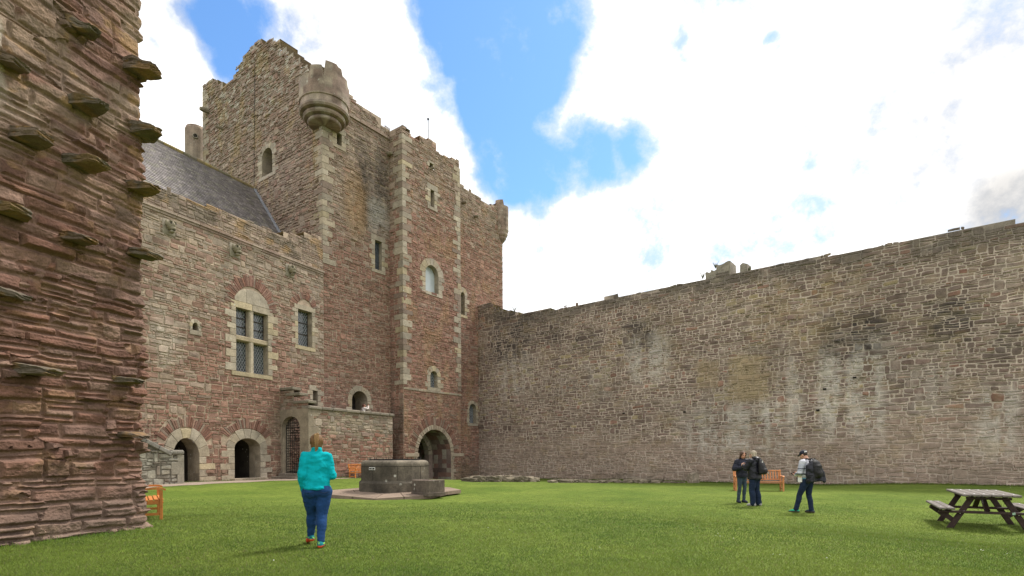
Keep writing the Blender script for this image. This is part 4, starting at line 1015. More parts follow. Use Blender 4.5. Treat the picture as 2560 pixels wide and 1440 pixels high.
# ------------------------------------------------------------------ ruined wall end at the left: sculpted stone by stone
def build_pier():
    Cn = at(365, 1319, 10.4); Bn = at(0, 1364, 8.2); P = Plane((Cn.x, Cn.y), (Cn.x-Bn.x, Cn.y-Bn.y))
    t = thing('ruined_wall', 'tall ragged end of a ruined dark red sandstone wall with projecting bond stones at far left', 'wall', (Cn.x, Cn.y, 0))
    s = np.concatenate([np.arange(-6.5, -3.1, .05), np.arange(-3.1, .42, .0145), np.arange(.44, 2.2, .05)])
    v = np.arange(-.5, 10.6, .0145); S, Vv = np.meshgrid(s, v)
    R = np.random.RandomState(4)
    Vw = Vv+.09*(fbm(S*.8, Vv*.6, 1, 3)-.5)+.035*(fbm(S*3, Vv*2.5, 2, 2)-.5)
    def layout(seed, lo, hi, thin):
        Q = np.random.RandomState(seed); bd = [-.8]
        while bd[-1] < 11.2: bd.append(bd[-1]+(Q.uniform(.05, .09) if Q.rand() < thin else Q.uniform(lo, hi)))
        bd = np.array(bd); row = np.clip(np.searchsorted(bd, Vw)-1, 0, len(bd)-2); b0, b1 = bd[row].copy(), bd[row+1].copy()
        ID = np.zeros(S.shape, int); DU = np.zeros_like(S)
        for r in range(len(bd)-1):
            m = row == r
            if not m.any(): continue
            br = [-6.8-Q.rand()]
            while br[-1] < 2.6: br.append(br[-1]+Q.uniform(.2, .85)*(1.25 if bd[r+1]-bd[r] > .16 else 1.))
            br = np.array(br); k = np.clip(np.searchsorted(br, Sw[m])-1, 0, len(br)-2); DU[m] = np.minimum(Sw[m]-br[k], br[k+1]-Sw[m]); ID[m] = (r*37+k*101+seed*13)
        spl = np.random.RandomState(seed+50).rand(3, 4096); q = ID % 4096; f = .32+.36*spl[1][q]; cutv = b0+(b1-b0)*f+.05*(S*3 % 1-.5)*0
        sp = (spl[0][q] < .10+.36*sst(5.2, 3.2, Vv)) & (b1-b0 > .13); upper = sp & (Vw > cutv)
        b0 = np.where(upper, cutv, b0); b1 = np.where(sp & ~upper, cutv, b1); ID = ID+upper*1777
        return b0, b1, DU, ID
    Sw = S+.06*(fbm(S*2, Vv*5, 3, 2)-.5)+.03*(fbm(S*7, Vv*9, 12, 2)-.5)
    LA, LB = layout(4, .16, .31, .08), layout(9, .12, .24, .2)
    sel = fbm(S*1.1, Vv*1.6, 18, 3) > .5
    b0, b1, DU, ID = [np.where(sel, x, y) for x, y in zip(LA, LB)]
    row = (b0*1000).astype(int); rh = b1-b0; dv = np.minimum(Vw-b0, b1-Vw); rel = (Vw-b0)/rh
    lut = np.random.RandomState(8).rand(6, 4096); q = ID % 4096
    dep, ca, cb, tilt, rnd, th = [l[q] for l in lut]
    gap = .007+.012*th; d = np.minimum(dv, DU*1.1)+.020*(fbm(S*8, Vv*12, 4, 3)-.5)
    prof = sst(gap*.3, gap+.020+.035*rnd, d)
    base = .016+.05*dep**1.5+.06*(dep > .93)
    base = np.where(rnd < .10, base*.1, base)
    H = prof*(base+.03)+prof*(tilt-.4)*(rel-.5)*np.minimum(rh, .2)*.5
    strata = fbm(S*1.0, Vv*26, 5, 3)-.5; rough = fbm(S*5, Vv*9, 6, 4)-.5; fineN = fbm(S*26, Vv*36, 7, 3)-.5
    H += prof*(.028*strata*sst(.35, .75, cb)*(.35+.65*sst(5.2, 3.2, Vv))+.055*rough+.016*fineN)+(1-prof)*.016*(fbm(S*14, Vv*14, 8, 3)-.5)
    H += .14*(fbm(S*.7, Vv*.9, 9, 3)-.5)
    H *= 1-.25*sst(3.5, 6, Vv); low = sst(1.6, .0, Vv); H += .10*low
    # corner: ragged, stone ends of unequal reach
    reach = sst(-.16, .12, S); endid = lut[3][(row*53) % 4096]; H += reach*(endid-.80)*.19*sst(.0, .03, dv)
    H -= reach*.07*sst(.35, .65, fbm(Vv*.55, Vv*0+2.2, 10, 2))
    t_ = sst(-.12, .12, S)
    base_xy = P.p+np.minimum(S, 0)[..., None]*P.d+np.maximum(S, 0)[..., None]*(-P.n)
    nrm = P.n*(1-t_)[..., None]+P.d*t_[..., None]; nrm /= np.linalg.norm(nrm, axis=-1, keepdims=True)
    XY = base_xy+nrm*H[..., None]; Z = Vv+.012*rough*prof
    vv, f = grid_mesh('p', XY[..., 0], XY[..., 1], Z)
    pal = np.array([(.158, .080, .056), (.19, .100, .070), (.138, .072, .052), (.21, .122, .088), (.17, .10, .076), (.18, .090, .063), (.22, .138, .102)])
    c = pal[(ca*len(pal)).astype(int) % len(pal)]*(.66+.46*cb)[..., None]*(.74+.52*fbm(S*6, Vv*20, 11, 4))[..., None]
    def mx(c, to, k): return c*(1-k)[..., None]+np.array(to)*k[..., None]
    c = mx(c, (.225, .138, .102), (1-prof)*.8)
    up = sst(4.6, 7.6, Vv+1.4*(fbm(S*.6, Vv*.6, 13)-.5)); pat = fbm(S*1.3, Vv*1.8, 14, 4)
    c = mx(c, (.255, .195, .14), up*sst(.44, .62, pat)*.6)
    c = mx(c, (.30, .185, .085), sst(.62, .74, fbm(S*2.6, Vv*4.2, 15, 4))*(.25+.4*up))
    c = mx(c, (.50, .44, .37), sst(6.2, 7.6, Vv)*sst(-1.2, -1.8, S)*sst(.45, .6, fbm(S*2, Vv*.9, 16, 4))*.75)
    c = mx(c, (.23, .175, .14), low*.55)
    c = mx(c, (.075, .05, .04), sst(.60, .7, fbm(S*1.1, Vv*1.6, 17, 3))*.35)
    o = link('masonry', mesh_from('masonry', vv, f, c.reshape(-1, 3)), M['rock'], t)
    # top and back close the body
    mb = MB(); q = [P.pt(-6.5, .1), P.pt(0, .1), P.pt(0, -2.1), P.pt(-6.5, -2.1)]; mb.add([(p[0], p[1], 10.5) for p in q]+[(p[0], p[1], -.5) for p in q], [(0, 1, 2, 3), (2, 3, 7, 6), (3, 0, 4, 7)], (.2, .13, .1)); mb.build('core', M['rock'], t)
    st = [(308, 391, 146, 212, .2), (178, 232, 46, 102, .16), (163, 268, 240, 298, .2), (38, 115, 314, 380, .22), (322, 396, 300, 362, .2), (156, 265, 388, 440, .2), (-10, 58, 130, 188, .2), (303, 404, 450, 500, .2),
          (-8, 66, 498, 562, .22), (146, 246, 578, 622, .2), (312, 400, 618, 658, .2), (-6, 58, 712, 760, .2), (286, 376, 1076, 1102, .14), (28, 152, 905, 952, .26), (285, 350, 938, 962, .16)]
    for k, (x0, x1, y0, y1, W) in enumerate(st):
        u, v_ = P.hit(x0+.3*(x1-x0), (y0+y1)/2); D = P.pt(u)[1]; L = .66*(x1-x0)/1400*D/.93+.25; hh = (y1-y0)/1400*D*.42
        n = P.n; ce = P.pt(u, L*.5-.22+.05); rt = math.atan2(n[1], n[0])+R.uniform(-.15, .15)
        mb = rockmesh((0, 0, 0), (L, .26+W*.6, max(.10, hh)), 40+k, 0, (.125, .102, .075) if k % 3 else (.145, .108, .078), 10, .20, .97)
        ry = Matrix.Rotation(.16+R.uniform(-.08, .08), 3, 'Y'); rz = Matrix.Rotation(rt, 3, 'Z')
        vs = []
        for p in mb.v:
            p = Vector(p); k2 = 1-(.30+.25*((k*7) % 5)/5)*max(0, p.x/(L*.5)); p.y = p.y*k2+.10*(((k*5) % 7)/7-.5)*p.x; p.z = p.z*k2+.06*(float(fbm(p.x*5+k, p.y*5, k, 3))-.5)+.025*(float(fbm(p.x*3+k, p.z*40, k+3, 2))-.5); p = rz@(ry@p); vs.append((p.x+ce[0], p.y+ce[1], p.z+v_))
        mb.v = vs; cc = []
        for p, c0 in zip(mb.v, mb.c): cc.append(tuple(np.array(c0)*(1.0 if float(fbm(p[0]*5, p[2]*9, 3)) < .58 else np.array([1.5, 1.25, .85]))))
        mb.c = cc; mb.build('projecting_stone', M['rock'], t)

# ------------------------------------------------------------------ the well
def octring(cx, cy, r, z, a0=.0, n=8): return [(cx+r*math.cos(a0+6.28319*k/n), cy+r*math.sin(a0+6.28319*k/n), z) for k in range(n)]
def build_well():
    c = at(987, 1200, 23.0); cx, cy = c.x, c.y; kz = .10; zf = float(at(985, 1231, 21.6).z)
    zs = lambda y: zf+kz*(min(y, cy-1.35)-(cy-1.4))                          # the paved apron slopes to the lawn
    a0 = math.atan2(-cy, -cx)+.3927+.08
    # flagged apron
    mb = MB(); R = random.Random(6); n = 8
    ri = [.0, 1.75, 2.75]
    ring = lambda r: octring(cx, cy, r, 0, a0+.05)
    for b in range(2):
        A, B = ring(ri[b]), ring(ri[b+1])
        for k in range(n):
            for h in range(2):
                f0, f1 = h*.5, h*.5+.5; q = []
                for (Rg, f) in ((A, f0), (B, f0), (B, f1), (A, f1)):
                    p = Vector(Rg[k]).lerp(Vector(Rg[(k+1) % n]), f); q.append(p)
                ce = sum(q, Vector())/4; g = .022; q = [p+(ce-p).normalized()*g for p in q]; cl = tuple(np.array((.235, .175, .132))*R.uniform(.75, 1.12))
                T = [(p.x, p.y, zs(p.y)) for p in q]; Bt = [(p.x, p.y, zs(p.y)-.13) for p in q]
                mb.add(T+Bt, [(0, 1, 2, 3), (0, 1, 5, 4), (1, 2, 6, 5), (2, 3, 7, 6), (3, 0, 4, 7)], cl)
    A = ring(2.735); mb.add([(p[0], p[1], zs(p[1])-.012) for p in A], [tuple(range(8))], (.12, .09, .07))
    o = mb.build('paved_apron', M['sandpave']); tag(o, kind='structure')
    w = thing('stone_well', 'blackened octagonal stone well with rounded rim and iron grille on sandstone flags', 'well', (cx, cy, zf))
    mb = MB(); Rr = random.Random(2); f = 1.5/.985
    prof = [(1.0, -.3), (1.0, .34), (.985, .365), (.945, .42), (.94, .43), (.94, .70), (.94, 1.02), (.938, 1.09), (.925, 1.15), (.90, 1.195), (.86, 1.225), (.80, 1.235), (.62, 1.235), (.60, .6)]
    rs = []
    for r, z in prof:
        o8 = octring(cx, cy, r*f, zf+z, a0); rr = []
        for k in range(8):
            for h in range(4): rr.append(Vector(o8[k]).lerp(Vector(o8[(k+1) % 8]), h/4))
        rs.append(rr)
    mb.rings(rs, cap=False); mb.c = []
    for r in rs:
        for p in r:
            g = .65+.7*float(fbm(p.x*2+p.y*1.3, p.z*1.6, 4, 3)); br = 1+.9*sst(1.0, 1.2, p.z-zf)+.9*float(sst(.40, .62, fbm(p.x*1.4+3, p.y*1.4+p.z*.5, 14, 3)))*(p.x > cx)  # right half lightened in colour as painted sunlight; rim lighter too
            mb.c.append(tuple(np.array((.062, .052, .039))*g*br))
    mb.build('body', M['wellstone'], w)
    mb = MB()
    for k in range(8):                                          # joint lines of the coursed blocks, cut as thin dark fillets
        A, B = Vector(octring(cx, cy, .9415*f, zf+1.0, a0)[k]), Vector(octring(cx, cy, .9415*f, zf+1.0, a0)[(k+1) % 8]); mb.beam(A, B, .012, .012)
        m_ = A.lerp(B, .5); mb.beam(m_-Vector((0, 0, .55)), m_, .01, .01, (1, 0, 0))
    mb.build('joint', M['dark'], w)
    mb = MB(); zr = zf+1.255
    for k in range(8):
        A = octring(cx, cy, .70*f, zr, a0); mb.beam(A[k], A[(k+1) % 8], .05, .05)
    for k in range(-6, 7):
        x = k*.155; L = math.sqrt(max(0.01, (.68*f)**2-x*x)); mb.beam((cx+x, cy-L, zr), (cx+x, cy+L, zr), .02, .02)
    for k in range(16): p = octring(cx, cy, .70*f, zr, a0, 16)[k]; mb.tube([p, (p[0], p[1], zr+.09)], .012, 5)
    mb.build('iron_grille', M['iron'], w)
    # small sign plate on the left face
    p = Vector(at(930.5, 1171.5, 21.75)); A8 = octring(cx, cy, .94*f*math.cos(.3927), 0, a0+.3927)
    k = min(range(8), key=lambda i: (Vector((A8[i][0], A8[i][1], 0))-Vector((p.x, p.y, 0))).length); nn = Vector((A8[k][0]-cx, A8[k][1]-cy, 0)).normalized(); tt = Vector((-nn.y, nn.x, 0))
    vd = Vector((p.x, p.y, p.z-CZ)); org = Vector((cx, cy, 0))+nn*(.94*f*math.cos(.3927)); lam = (org-Vector((0, 0, 0))).dot(nn)/Vector((vd.x, vd.y, 0)).dot(nn); q = Vector((vd.x*lam, vd.y*lam, CZ+vd.z*lam))
    rot = Matrix((tt, nn, Vector((0, 0, 1)))).transposed()
    mb = MB(); mb.box(q+nn*.008, (.30, .016, .10), rot); pl = mb.build('sign_plate', M['paper'], w)
    mb = MB(); mb.box(q+nn*.017, (.265, .006, .068), rot); mb.build('sign_face', M['iron'], pl)
    mb = MB()
    for i in range(5): mb.box(q+nn*.021+tt*(-.05+i*.022), (.014, .003, .014), rot)
    mb.build('sign_lettering', M['paper'], pl)
    # trough
    tc = at(1071, 1225, 21.3); zb = zs(tc.y)-.01
    t = thing('stone_trough', 'small square dark stone trough standing in front of the well', 'trough', (tc.x, tc.y, zb)); an = math.atan2(tc.y, tc.x)-math.pi/2+.72
    mb = MB(); rt = Matrix.Rotation(an, 3, 'Z'); lx, ly, h, th = .80, .94, .53, .085
    def rg(ax, ay, z): return [Vector((tc.x, tc.y, zb+z))+rt@Vector((sx*ax/2, sy*ay/2, 0)) for sx, sy in ((-1, -1), (1, -1), (1, 1), (-1, 1))]
    rs = [rg(lx+.05, ly+.05, -.06), rg(lx+.05, ly+.05, .06), rg(lx, ly, .07), rg(lx, ly, h-.01), rg(lx-.02, ly-.02, h), rg(lx-2*th, ly-2*th, h), rg(lx-2*th, ly-2*th, .12)]
    mb.rings(rs, (.10, .078, .062)); 
    for i in range(16, 24): mb.c[i] = (.24, .185, .15)
    mb.build('basin', M['wellstone'], t)

# ------------------------------------------------------------------ benches and picnic table (local coordinates, front towards -y)
def make_bench(label, L, wood, n=10):
    t = thing('park_bench', label, 'bench', (0, 0, 0), 0, None, True)
    w = L/2
    for sx in (-1, 1):
        m = MB(); m.beam((sx*(w-.035), -.25, 0), (sx*(w-.035), -.25, .62), .07, .06, (0, 1, 0), ch=.005); m.build('leg', M[wood], t)
        m = MB(); m.beam((sx*(w-.035), .22, 0), (sx*(w-.035), .22, .44), .06, .06, (0, 1, 0)); m.beam((sx*(w-.035), .22, .43), (sx*(w-.035), .33, .92), .06, .055, (0, 1, 0), ch=.005); m.build('leg', M[wood], t)
        m = MB(); ps = [(-.33, .625), (-.27, .65), (-.1, .655), (.08, .645), (.27, .66)]
        m.rings([[Vector((sx*(w-.035)+dx, y, z+dz)) for dx, dz in ((-.04, -.02), (.04, -.02), (.04, .018), (-.04, .018))] for y, z in ps]); m.build('armrest', M[wood], t)
        m = MB(); m.beam((sx*(w-.035), -.22, .37), (sx*(w-.035), .2, .36), .045, .075, ch=.004); m.beam((sx*(w-.035), -.22, .13), (sx*(w-.035), .2, .13), .04, .05); m.build('side_rail', M[wood], t)
    m = MB()
    for i in range(6): m.box((0, -.255+i*.088, .425-.006*i), (L-.02, .072, .024), None, (1, 1, 1), .004)
    m.build('seat', M[wood], t)
    m = MB(); m.beam((-w+.06, -.255, .365), (w-.06, -.255, .365), .075, .03, (0, 0, 1)); m.build('apron', M[wood], t)
    m = MB(); q = lambda z: .22+(z-.43)*.11/.49
    m.beam((-w, q(.885), .885), (w, q(.885), .885), .10, .045, (0, 0, 1), ch=.006); m.beam((-w+.06, q(.5), .5), (w-.06, q(.5), .5), .06, .04, (0, 0, 1))
    k = int(L/.115)
    for i in range(k): x = -w+.1+(L-.2)*i/(k-1); m.beam((x, q(.52), .52), (x, q(.86), .86), .05, .018, (0, 1, 0))
    m.build('backrest', M[wood], t)
    return t
def build_benches():
    b = make_bench('orange teak bench facing the lawn, mostly hidden behind the ragged red wall end', 1.6, 'teak'); p = gp(403, 1299)
    b['group'] = 'slatted wooden garden benches'
    a = math.radians(124); b.rotation_euler[2] = a; q = Matrix.Rotation(a, 3, 'Z')@Vector((-.765, -.25, 0)); b.location = (p.x-q.x, p.y-q.y, p.z-.01)
    b2 = copy_tree(b); b2['label'] = 'orange teak bench against the forestair wall, half hidden by the octagonal well'
    u = landP.U(861, 1195); c = landP.pt(u+.80, .62); b2.location = (c[0], c[1], float(gz(c[0], c[1]))+.0); b2.rotation_euler[2] = math.atan2(landP.d[1], landP.d[0])
    b3 = make_bench('paler wooden bench on the lawn behind the two women in dark jackets', 2.0, 'teak2'); b3['group'] = 'slatted wooden garden benches'
    p = gp(1896, 1228); b3.location = (p.x+.1, p.y+.24, p.z); b3.rotation_euler[2] = math.radians(-12)

def build_table():
    t = thing('picnic_table', 'dark brown picnic table with greyed plank top on the lawn at right', 'picnic table', (0, 0, 0), 0, None, True)
    W, L, H = .98, 2.1, .75                                     # x across, y along the planks, front end at y = 0
    m = MB(); k = 6
    for i in range(k): m.box((-W/2+W*(i+.5)/k, L/2, H-.025), (W/k-.012, L, .05), None, (1, 1, 1), .012)
    m.build('table_top', M['greywood'], t)
    for s in (-1, 1):
        m = MB()
        for i in range(2): m.box((s*(.68+.145*i), L/2, .43), (.135, L, .045), None, (1, 1, 1), .012)
        m.build('seat', M['greywood'], t)
    for y in (.36, L-.36):
        for s in (-1, 1): m = MB(); m.beam((s*.26, y, H-.06), (s*.68, y, -.06), .11, .06, (0, 1, 0), ch=.006); m.build('leg', M['darkwood'], t)
        m = MB(); m.beam((-.86, y-.055, .345), (.86, y-.055, .345), .12, .05, (0, 0, 1), ch=.006); m.build('cross_beam', M['darkwood'], t)
        m = MB(); m.beam((-.38, y-.055, H-.10), (.38, y-.055, H-.10), .10, .05, (0, 0, 1), ch=.006); m.build('top_bearer', M['darkwood'], t)
        for s in (-1, 1): m = MB(); m.beam((s*.84, y+.01, .35), (s*.56, y+.01, .12), .10, .05, (0, 1, 0)); m.build('seat_strut', M['darkwood'], t)
    for s, y0, y1 in ((1, .42, L/2-.12), (-1, L-.42, L/2+.12)): m = MB(); m.beam((0, y0, .36), (0, y1, H-.07), .09, .05, (0, 1, 0)); m.build('brace', M['darkwood'], t)
    m = MB()
    for y in (.30, L-.30):
        for i in range(k): m.ell((-W/2+W*(i+.5)/k, y, H+.001), (.016, .016, .006), None, (1, 1, 1), 8, 4)
        for s in (-1, 1):
            for i in range(2): m.ell((s*(.68+.145*i), y, .454), (.014, .014, .006), None, (1, 1, 1), 8, 4)
    for s in (-1, 1):
        for (x, z) in ((.42, .36), (.49, .32), (.80, .36), (.30, H-.10)): m.ell((s*x, .36-.055-.03, z), (.014, .006, .014), None, (1, 1, 1), 8, 4)
    m.build('bolts', M['bolt'], t)
    m = MB(); m.box((.40, .36-.055-.064, .345), (.05, .006, .05), None); m.build('label_plate', mat('pale_green_sticker', (.30, .45, .33), .6, .2, 60), t)
    p = at(2480, 1241.5, 12.6); a = math.atan2(-.50, .865); t.rotation_euler[2] = a; t.scale = (1.07, 1.07, 1.07)
    t.location = (p.x, p.y, float(gz(p.x, p.y+.5))+.03)

# ------------------------------------------------------------------ people
def fuse(name, mb, m, parent, vox=.011, it=3, colf=None, fold=0., fs=(7, 7, 9), seed=1):
    me = mesh_from('tmp', mb.v, mb.f); o = bpy.data.objects.new('tmp', me); COL.objects.link(o)
    r = o.modifiers.new('r', 'REMESH'); r.mode = 'VOXEL'; r.voxel_size = vox
    s = o.modifiers.new('s', 'SMOOTH'); s.iterations = it; s.factor = .5
    dg = bpy.context.evaluated_depsgraph_get(); m2 = bpy.data.meshes.new_from_object(o.evaluated_get(dg)); bpy.data.objects.remove(o)
    n = len(m2.vertices); co = np.zeros(n*3); m2.vertices.foreach_get('co', co); co = co.reshape(-1, 3)
    if fold:
        no = np.zeros(n*3); m2.vertex_normals.foreach_get('vector', no); no = no.reshape(-1, 3)
        h = fbm(co[:, 0]*fs[0]+co[:, 1]*fs[1], co[:, 2]*fs[2]+co[:, 0]*2.5, seed, 3)-.5; h2 = np.abs(fbm(co[:, 0]*fs[0]*1.3-co[:, 1]*fs[1], co[:, 2]*fs[2]*1.4, seed+5, 2)-.5)
        co = co+no*((h*2-h2*1.6+.2)*fold)[:, None]; m2.vertices.foreach_set('co', co.ravel())
    if colf is not None:
        c = colf(co); a = m2.color_attributes.new('col', 'FLOAT_COLOR', 'POINT'); c4 = np.ones((n, 4), np.float32); c4[:, :3] = c; a.data.foreach_set('color', c4.ravel())
    m2.polygons.foreach_set('use_smooth', [True]*len(m2.polygons)); m2.materials.clear(); m2.update()
    return link(name, m2, m, parent)

def loft(mb, rs, n=20):
    """horizontal torso rings (x, y, z, rx, ry)"""
    mb.rings([[Vector((x+rx*math.copysign(abs(math.cos(a))**.85, math.cos(a)), y+ry*math.copysign(abs(math.sin(a))**.85, math.sin(a)), z)) for a in np.linspace(0, 6.28319, n+1)[:-1]] for x, y, z, rx, ry in rs])

def hand(mb, wr, d, pn, side, k=1., curl=.5):
    """palm, four unequal curled fingers and a thumb set off the side of the palm"""
    wr = Vector(wr); d = Vector(d).normalized(); pn = Vector(pn); pn = (pn-d*pn.dot(d)).normalized(); sd = d.cross(pn)*side
    rt = Matrix((sd, d, pn)).transposed(); mb.ell(wr+d*.05*k, (.040*k, .052*k, .017*k), rt, su=10, sv=7); mb.chain([(wr-d*.02, .026*k), (wr+d*.02*k, .028*k)], 8)
    for i, l in enumerate((.070, .078, .073, .058)):
        b = wr+d*.088*k+sd*(.030-.020*i)*k; a1 = curl*.7; a2 = curl*1.8; p1 = b+(d*math.cos(a1)+pn*math.sin(a1))*l*.5*k; p2 = p1+(d*math.cos(a2)+pn*math.sin(a2))*l*.35*k; p3 = p2+(d*math.cos(a2+.5)+pn*math.sin(a2+.5))*l*.25*k
        mb.chain([(b, .0095*k), (p1, .009*k), (p2, .008*k), (p3, .007*k)], 7)
    b = wr+d*.03*k+sd*.036*k; p1 = b+(d*.7+sd*.6+pn*.35)*.042*k; p2 = p1+(d*.85+sd*.1+pn*.5)*.032*k; mb.chain([(b, .013*k), (p1, .011*k), (p2, .009*k)], 7)

class Head:
    def __init__(s, c, yaw, pitch, tilt=0., k=1.):
        s.c = Vector(c); s.k = k; s.m = Matrix.Rotation(yaw, 3, 'Z')@Matrix.Rotation(pitch, 3, 'X')@Matrix.Rotation(tilt, 3, 'Y')
    def p(s, x, y, z): return s.c+s.m@(Vector((x, y, z))*s.k)
    def e(s, mb, c, r, su=12, sv=8): mb.ell(s.p(*c), tuple(a*s.k for a in r), s.m, su=su, sv=sv)
    def skull(s, mb, neck):
        s.e(mb, (0, -.012, .02), (.074, .093, .098), 16, 12); s.e(mb, (0, .025, -.042), (.060, .066, .070)); s.e(mb, (0, .058, -.088), (.026, .026, .02)); s.e(mb, (0, .02, -.075), (.05, .05, .03))
        mb.chain([(s.p(0, .086, .018), .009), (s.p(0, .105, -.022), .013)], 8); s.e(mb, (0, .098, -.028), (.018, .012, .010)); s.e(mb, (0, .084, -.056), (.024, .012, .006)); s.e(mb, (0, .082, -.066), (.020, .012, .006)); s.e(mb, (0, .078, .036), (.05, .012, .010))
        for q in (-1, 1): s.e(mb, (q*.075, -.008, -.012), (.012, .022, .032), 8, 6); s.e(mb, (q*.038, .062, -.03), (.024, .022, .02))
        mb.chain([(s.p(0, -.02, -.05), .056), (neck, .058)], 12)
    def local(s, co): return ((co-np.array(s.c))@np.array(s.m))/s.k
    def skin(s, base):
        base = np.array(base)
        def f(co):
            l = s.local(co); c = np.tile(base, (len(co), 1)); 
            near = (l[:, 2] > -.15)[:, None]
            def spot(x, y, z, rx, rz, col, c):
                m = sst(1.2, .7, np.sqrt(((l[:, 0]-x)/rx)**2+((l[:, 2]-z)/rz)**2))*(l[:, 1] > .045); return c*(1-m)[:, None]+np.array(col)*m[:, None]
            for q in (-1, 1):
                c = spot(q*.033, 0, .012, .016, .008, (.05, .035, .03), c); c = spot(q*.033, 0, .032, .022, .006, (.08, .05, .035), c); c = spot(q*.045, 0, -.035, .02, .015, base*np.array([1.05, .8, .75]), c)
            return spot(0, 0, -.061, .026, .010, (.35, .12, .10), c)
        return f
def hair_col(a, b, hd):
    a, b = np.array(a), np.array(b)
    def f(co):
        l = hd.local(co); n = fbm(l[:, 0]*60, l[:, 2]*9+l[:, 1]*14, 5, 3); return a*(1-n)[:, None]+b*n[:, None]
    return f

def person(label, loc, rz, J, scale=1., group=None):
    """one figure. J holds joints in metres: facing +y, x to the figure's right"""
    t = thing('person', label, 'person', loc, rz, group, True, scale)
    V = Vector; hd = Head(J['head'], J.get('yaw', 0), J.get('pitch', 0), J.get('tilt', 0), J.get('hk', 1.))
    b = MB(); hd.skull(b, V(J['neck']))
    b.chain([(J['neck'], .058), (V(J['chest']), .09), (V(J['pelvis']), .085)], 12)
    for s in ('L', 'R'):
        q = -1 if s == 'L' else 1
        b.chain([(V(J['neck'])-V((0, 0, .06)), .05), (J['sh'+s], .05), (J['el'+s], .038), (J['wr'+s], .026)], 10)
        b.chain([(V(J['pelvis'])+V((q*.07, 0, -.03)), .065), (J['kn'+s], .036), (J['an'+s], .03), (J['to'+s], .022)], 10)
        if not J.get('pocket'+s):
            d, pn = J['hd'+s]; hand(b, J['wr'+s], d, pn, -q if False else q, 1., J.get('curl', .6))
    fuse('body', b, M['skin'], t, .0105, 1, hd.skin(J.get('skin', (.50, .27, .185))))
    # trousers
    m = MB(); px, py, pz = J['pelvis']; hw, hdp = J.get('hip', (.165, .12)); lr = J['leg']
    m.ell((px, py, pz), (hw, hdp, .15)); m.ell((px, py+.0, pz+.10), (hw*.93, hdp*.9, .10))
    for q in (-1, 1): m.ell((px+q*hw*.48, py-hdp*.42, pz-.03), (hw*.52, hdp*.72, .115))
    for s, q in (('L', -1), ('R', 1)):
        an = V(J['an'+s]); m.chain([(V((px+q*hw*.52, py, pz-.05)), lr[0]), (V((px+q*hw*.5, py, pz-.05)).lerp(V(J['kn'+s]), .5), (lr[0]+lr[1])*.52), (J['kn'+s], lr[1]), (V(J['kn'+s]).lerp(an, .35)+V((0, -.012, 0)), lr[2]), (an+V((0, 0, -.0)), lr[3])], 14)
    fuse('trousers', m, M[J['trmat']], t, .012, 2, None, .009, (5, 5, 13), 3)
    # top
    m = MB(); loft(m, J['torso'])
    for s in ('L', 'R'):
        q = -1 if s == 'L' else 1; sr = J['sleeve']; sh, el, wr = V(J['sh'+s]), V(J['el'+s]), V(J['wr'+s]); w2 = el.lerp(wr, .88)
        m.chain([(sh+V((-q*.07, 0, .01)), sr[0]*.95), (sh, sr[0]), (sh.lerp(el, .5), (sr[0]+sr[1])*.5), (el, sr[1]), (el.lerp(wr, .5), (sr[1]+sr[2])*.52), (w2, sr[2])], 14)
    if J.get('collar'): 
        n = V(J['neck']); m.chain([(n+V((0, -.01, -.03)), .085), (n+V((0, -.005, .025)), .075)], 14)
    if J.get('hood'):
        n = V(J['neck']); m.ell(n+V((0, -.11, -.03)), (.12, .07, .08)); m.ell(n+V((0, -.06, .02)), (.11, .08, .05))
    top = fuse(J.get('topname', 'jacket'), m, M[J['topmat']], t, .012, 2, J.get('topcol'), J.get('fold', .012), (5, 5, 10), 7)
    # shoes
    for s in ('L', 'R'):
        an, to = V(J['an'+s]), V(J['to'+s]); f = (to-an); f.z = 0; f.normalize(); heel = an-f*.055; m = MB(); zs = J.get('zs'+s, 0.)
        m.chain([(V((heel.x, heel.y, .045+zs)), .044), (V((an.x, an.y, .058+zs)), .05), (an.lerp(to, .55).xy.to_3d()+V((0, 0, .045+zs*.5)), .048), (V((to.x, to.y, .032)), .034)], 12); m.chain([(V((an.x, an.y, .055+zs)), .043), (V((an.x, an.y, .10+zs)), .044)], 12)
        mm = MB(); fuse('shoe', m, M['paint'], t, .010, 2, J['shoecol'](s))
    return t, hd, top

def std(**k):
    J = dict(head=(0, .03, 1.53), neck=(0, -.01, 1.41), chest=(0, 0, 1.22), pelvis=(0, 0, .90), shL=(-.18, 0, 1.34), shR=(.18, 0, 1.34), elL=(-.23, -.04, 1.08), elR=(.23, -.04, 1.08), wrL=(-.22, .08, .86), wrR=(.22, .08, .86),
             knL=(-.09, .02, .48), knR=(.09, .02, .48), anL=(-.09, -.03, .09), anR=(.09, -.03, .09), toL=(-.11, .13, .035), toR=(.11, .13, .035), hdL=((0, .2, -1), (1, 0, 0)), hdR=((0, .2, -1), (-1, 0, 0)),
             leg=(.095, .066, .06, .05), sleeve=(.078, .062, .048), collar=True)
    J.update(k); return J
def band(cols):
    """colour by height: [(z, colour), ...] from the ground up"""
    def f(co):
        c = np.zeros((len(co), 3)); 
        for z, col in cols: c[co[:, 2] >= z] = col
        return c
    return f

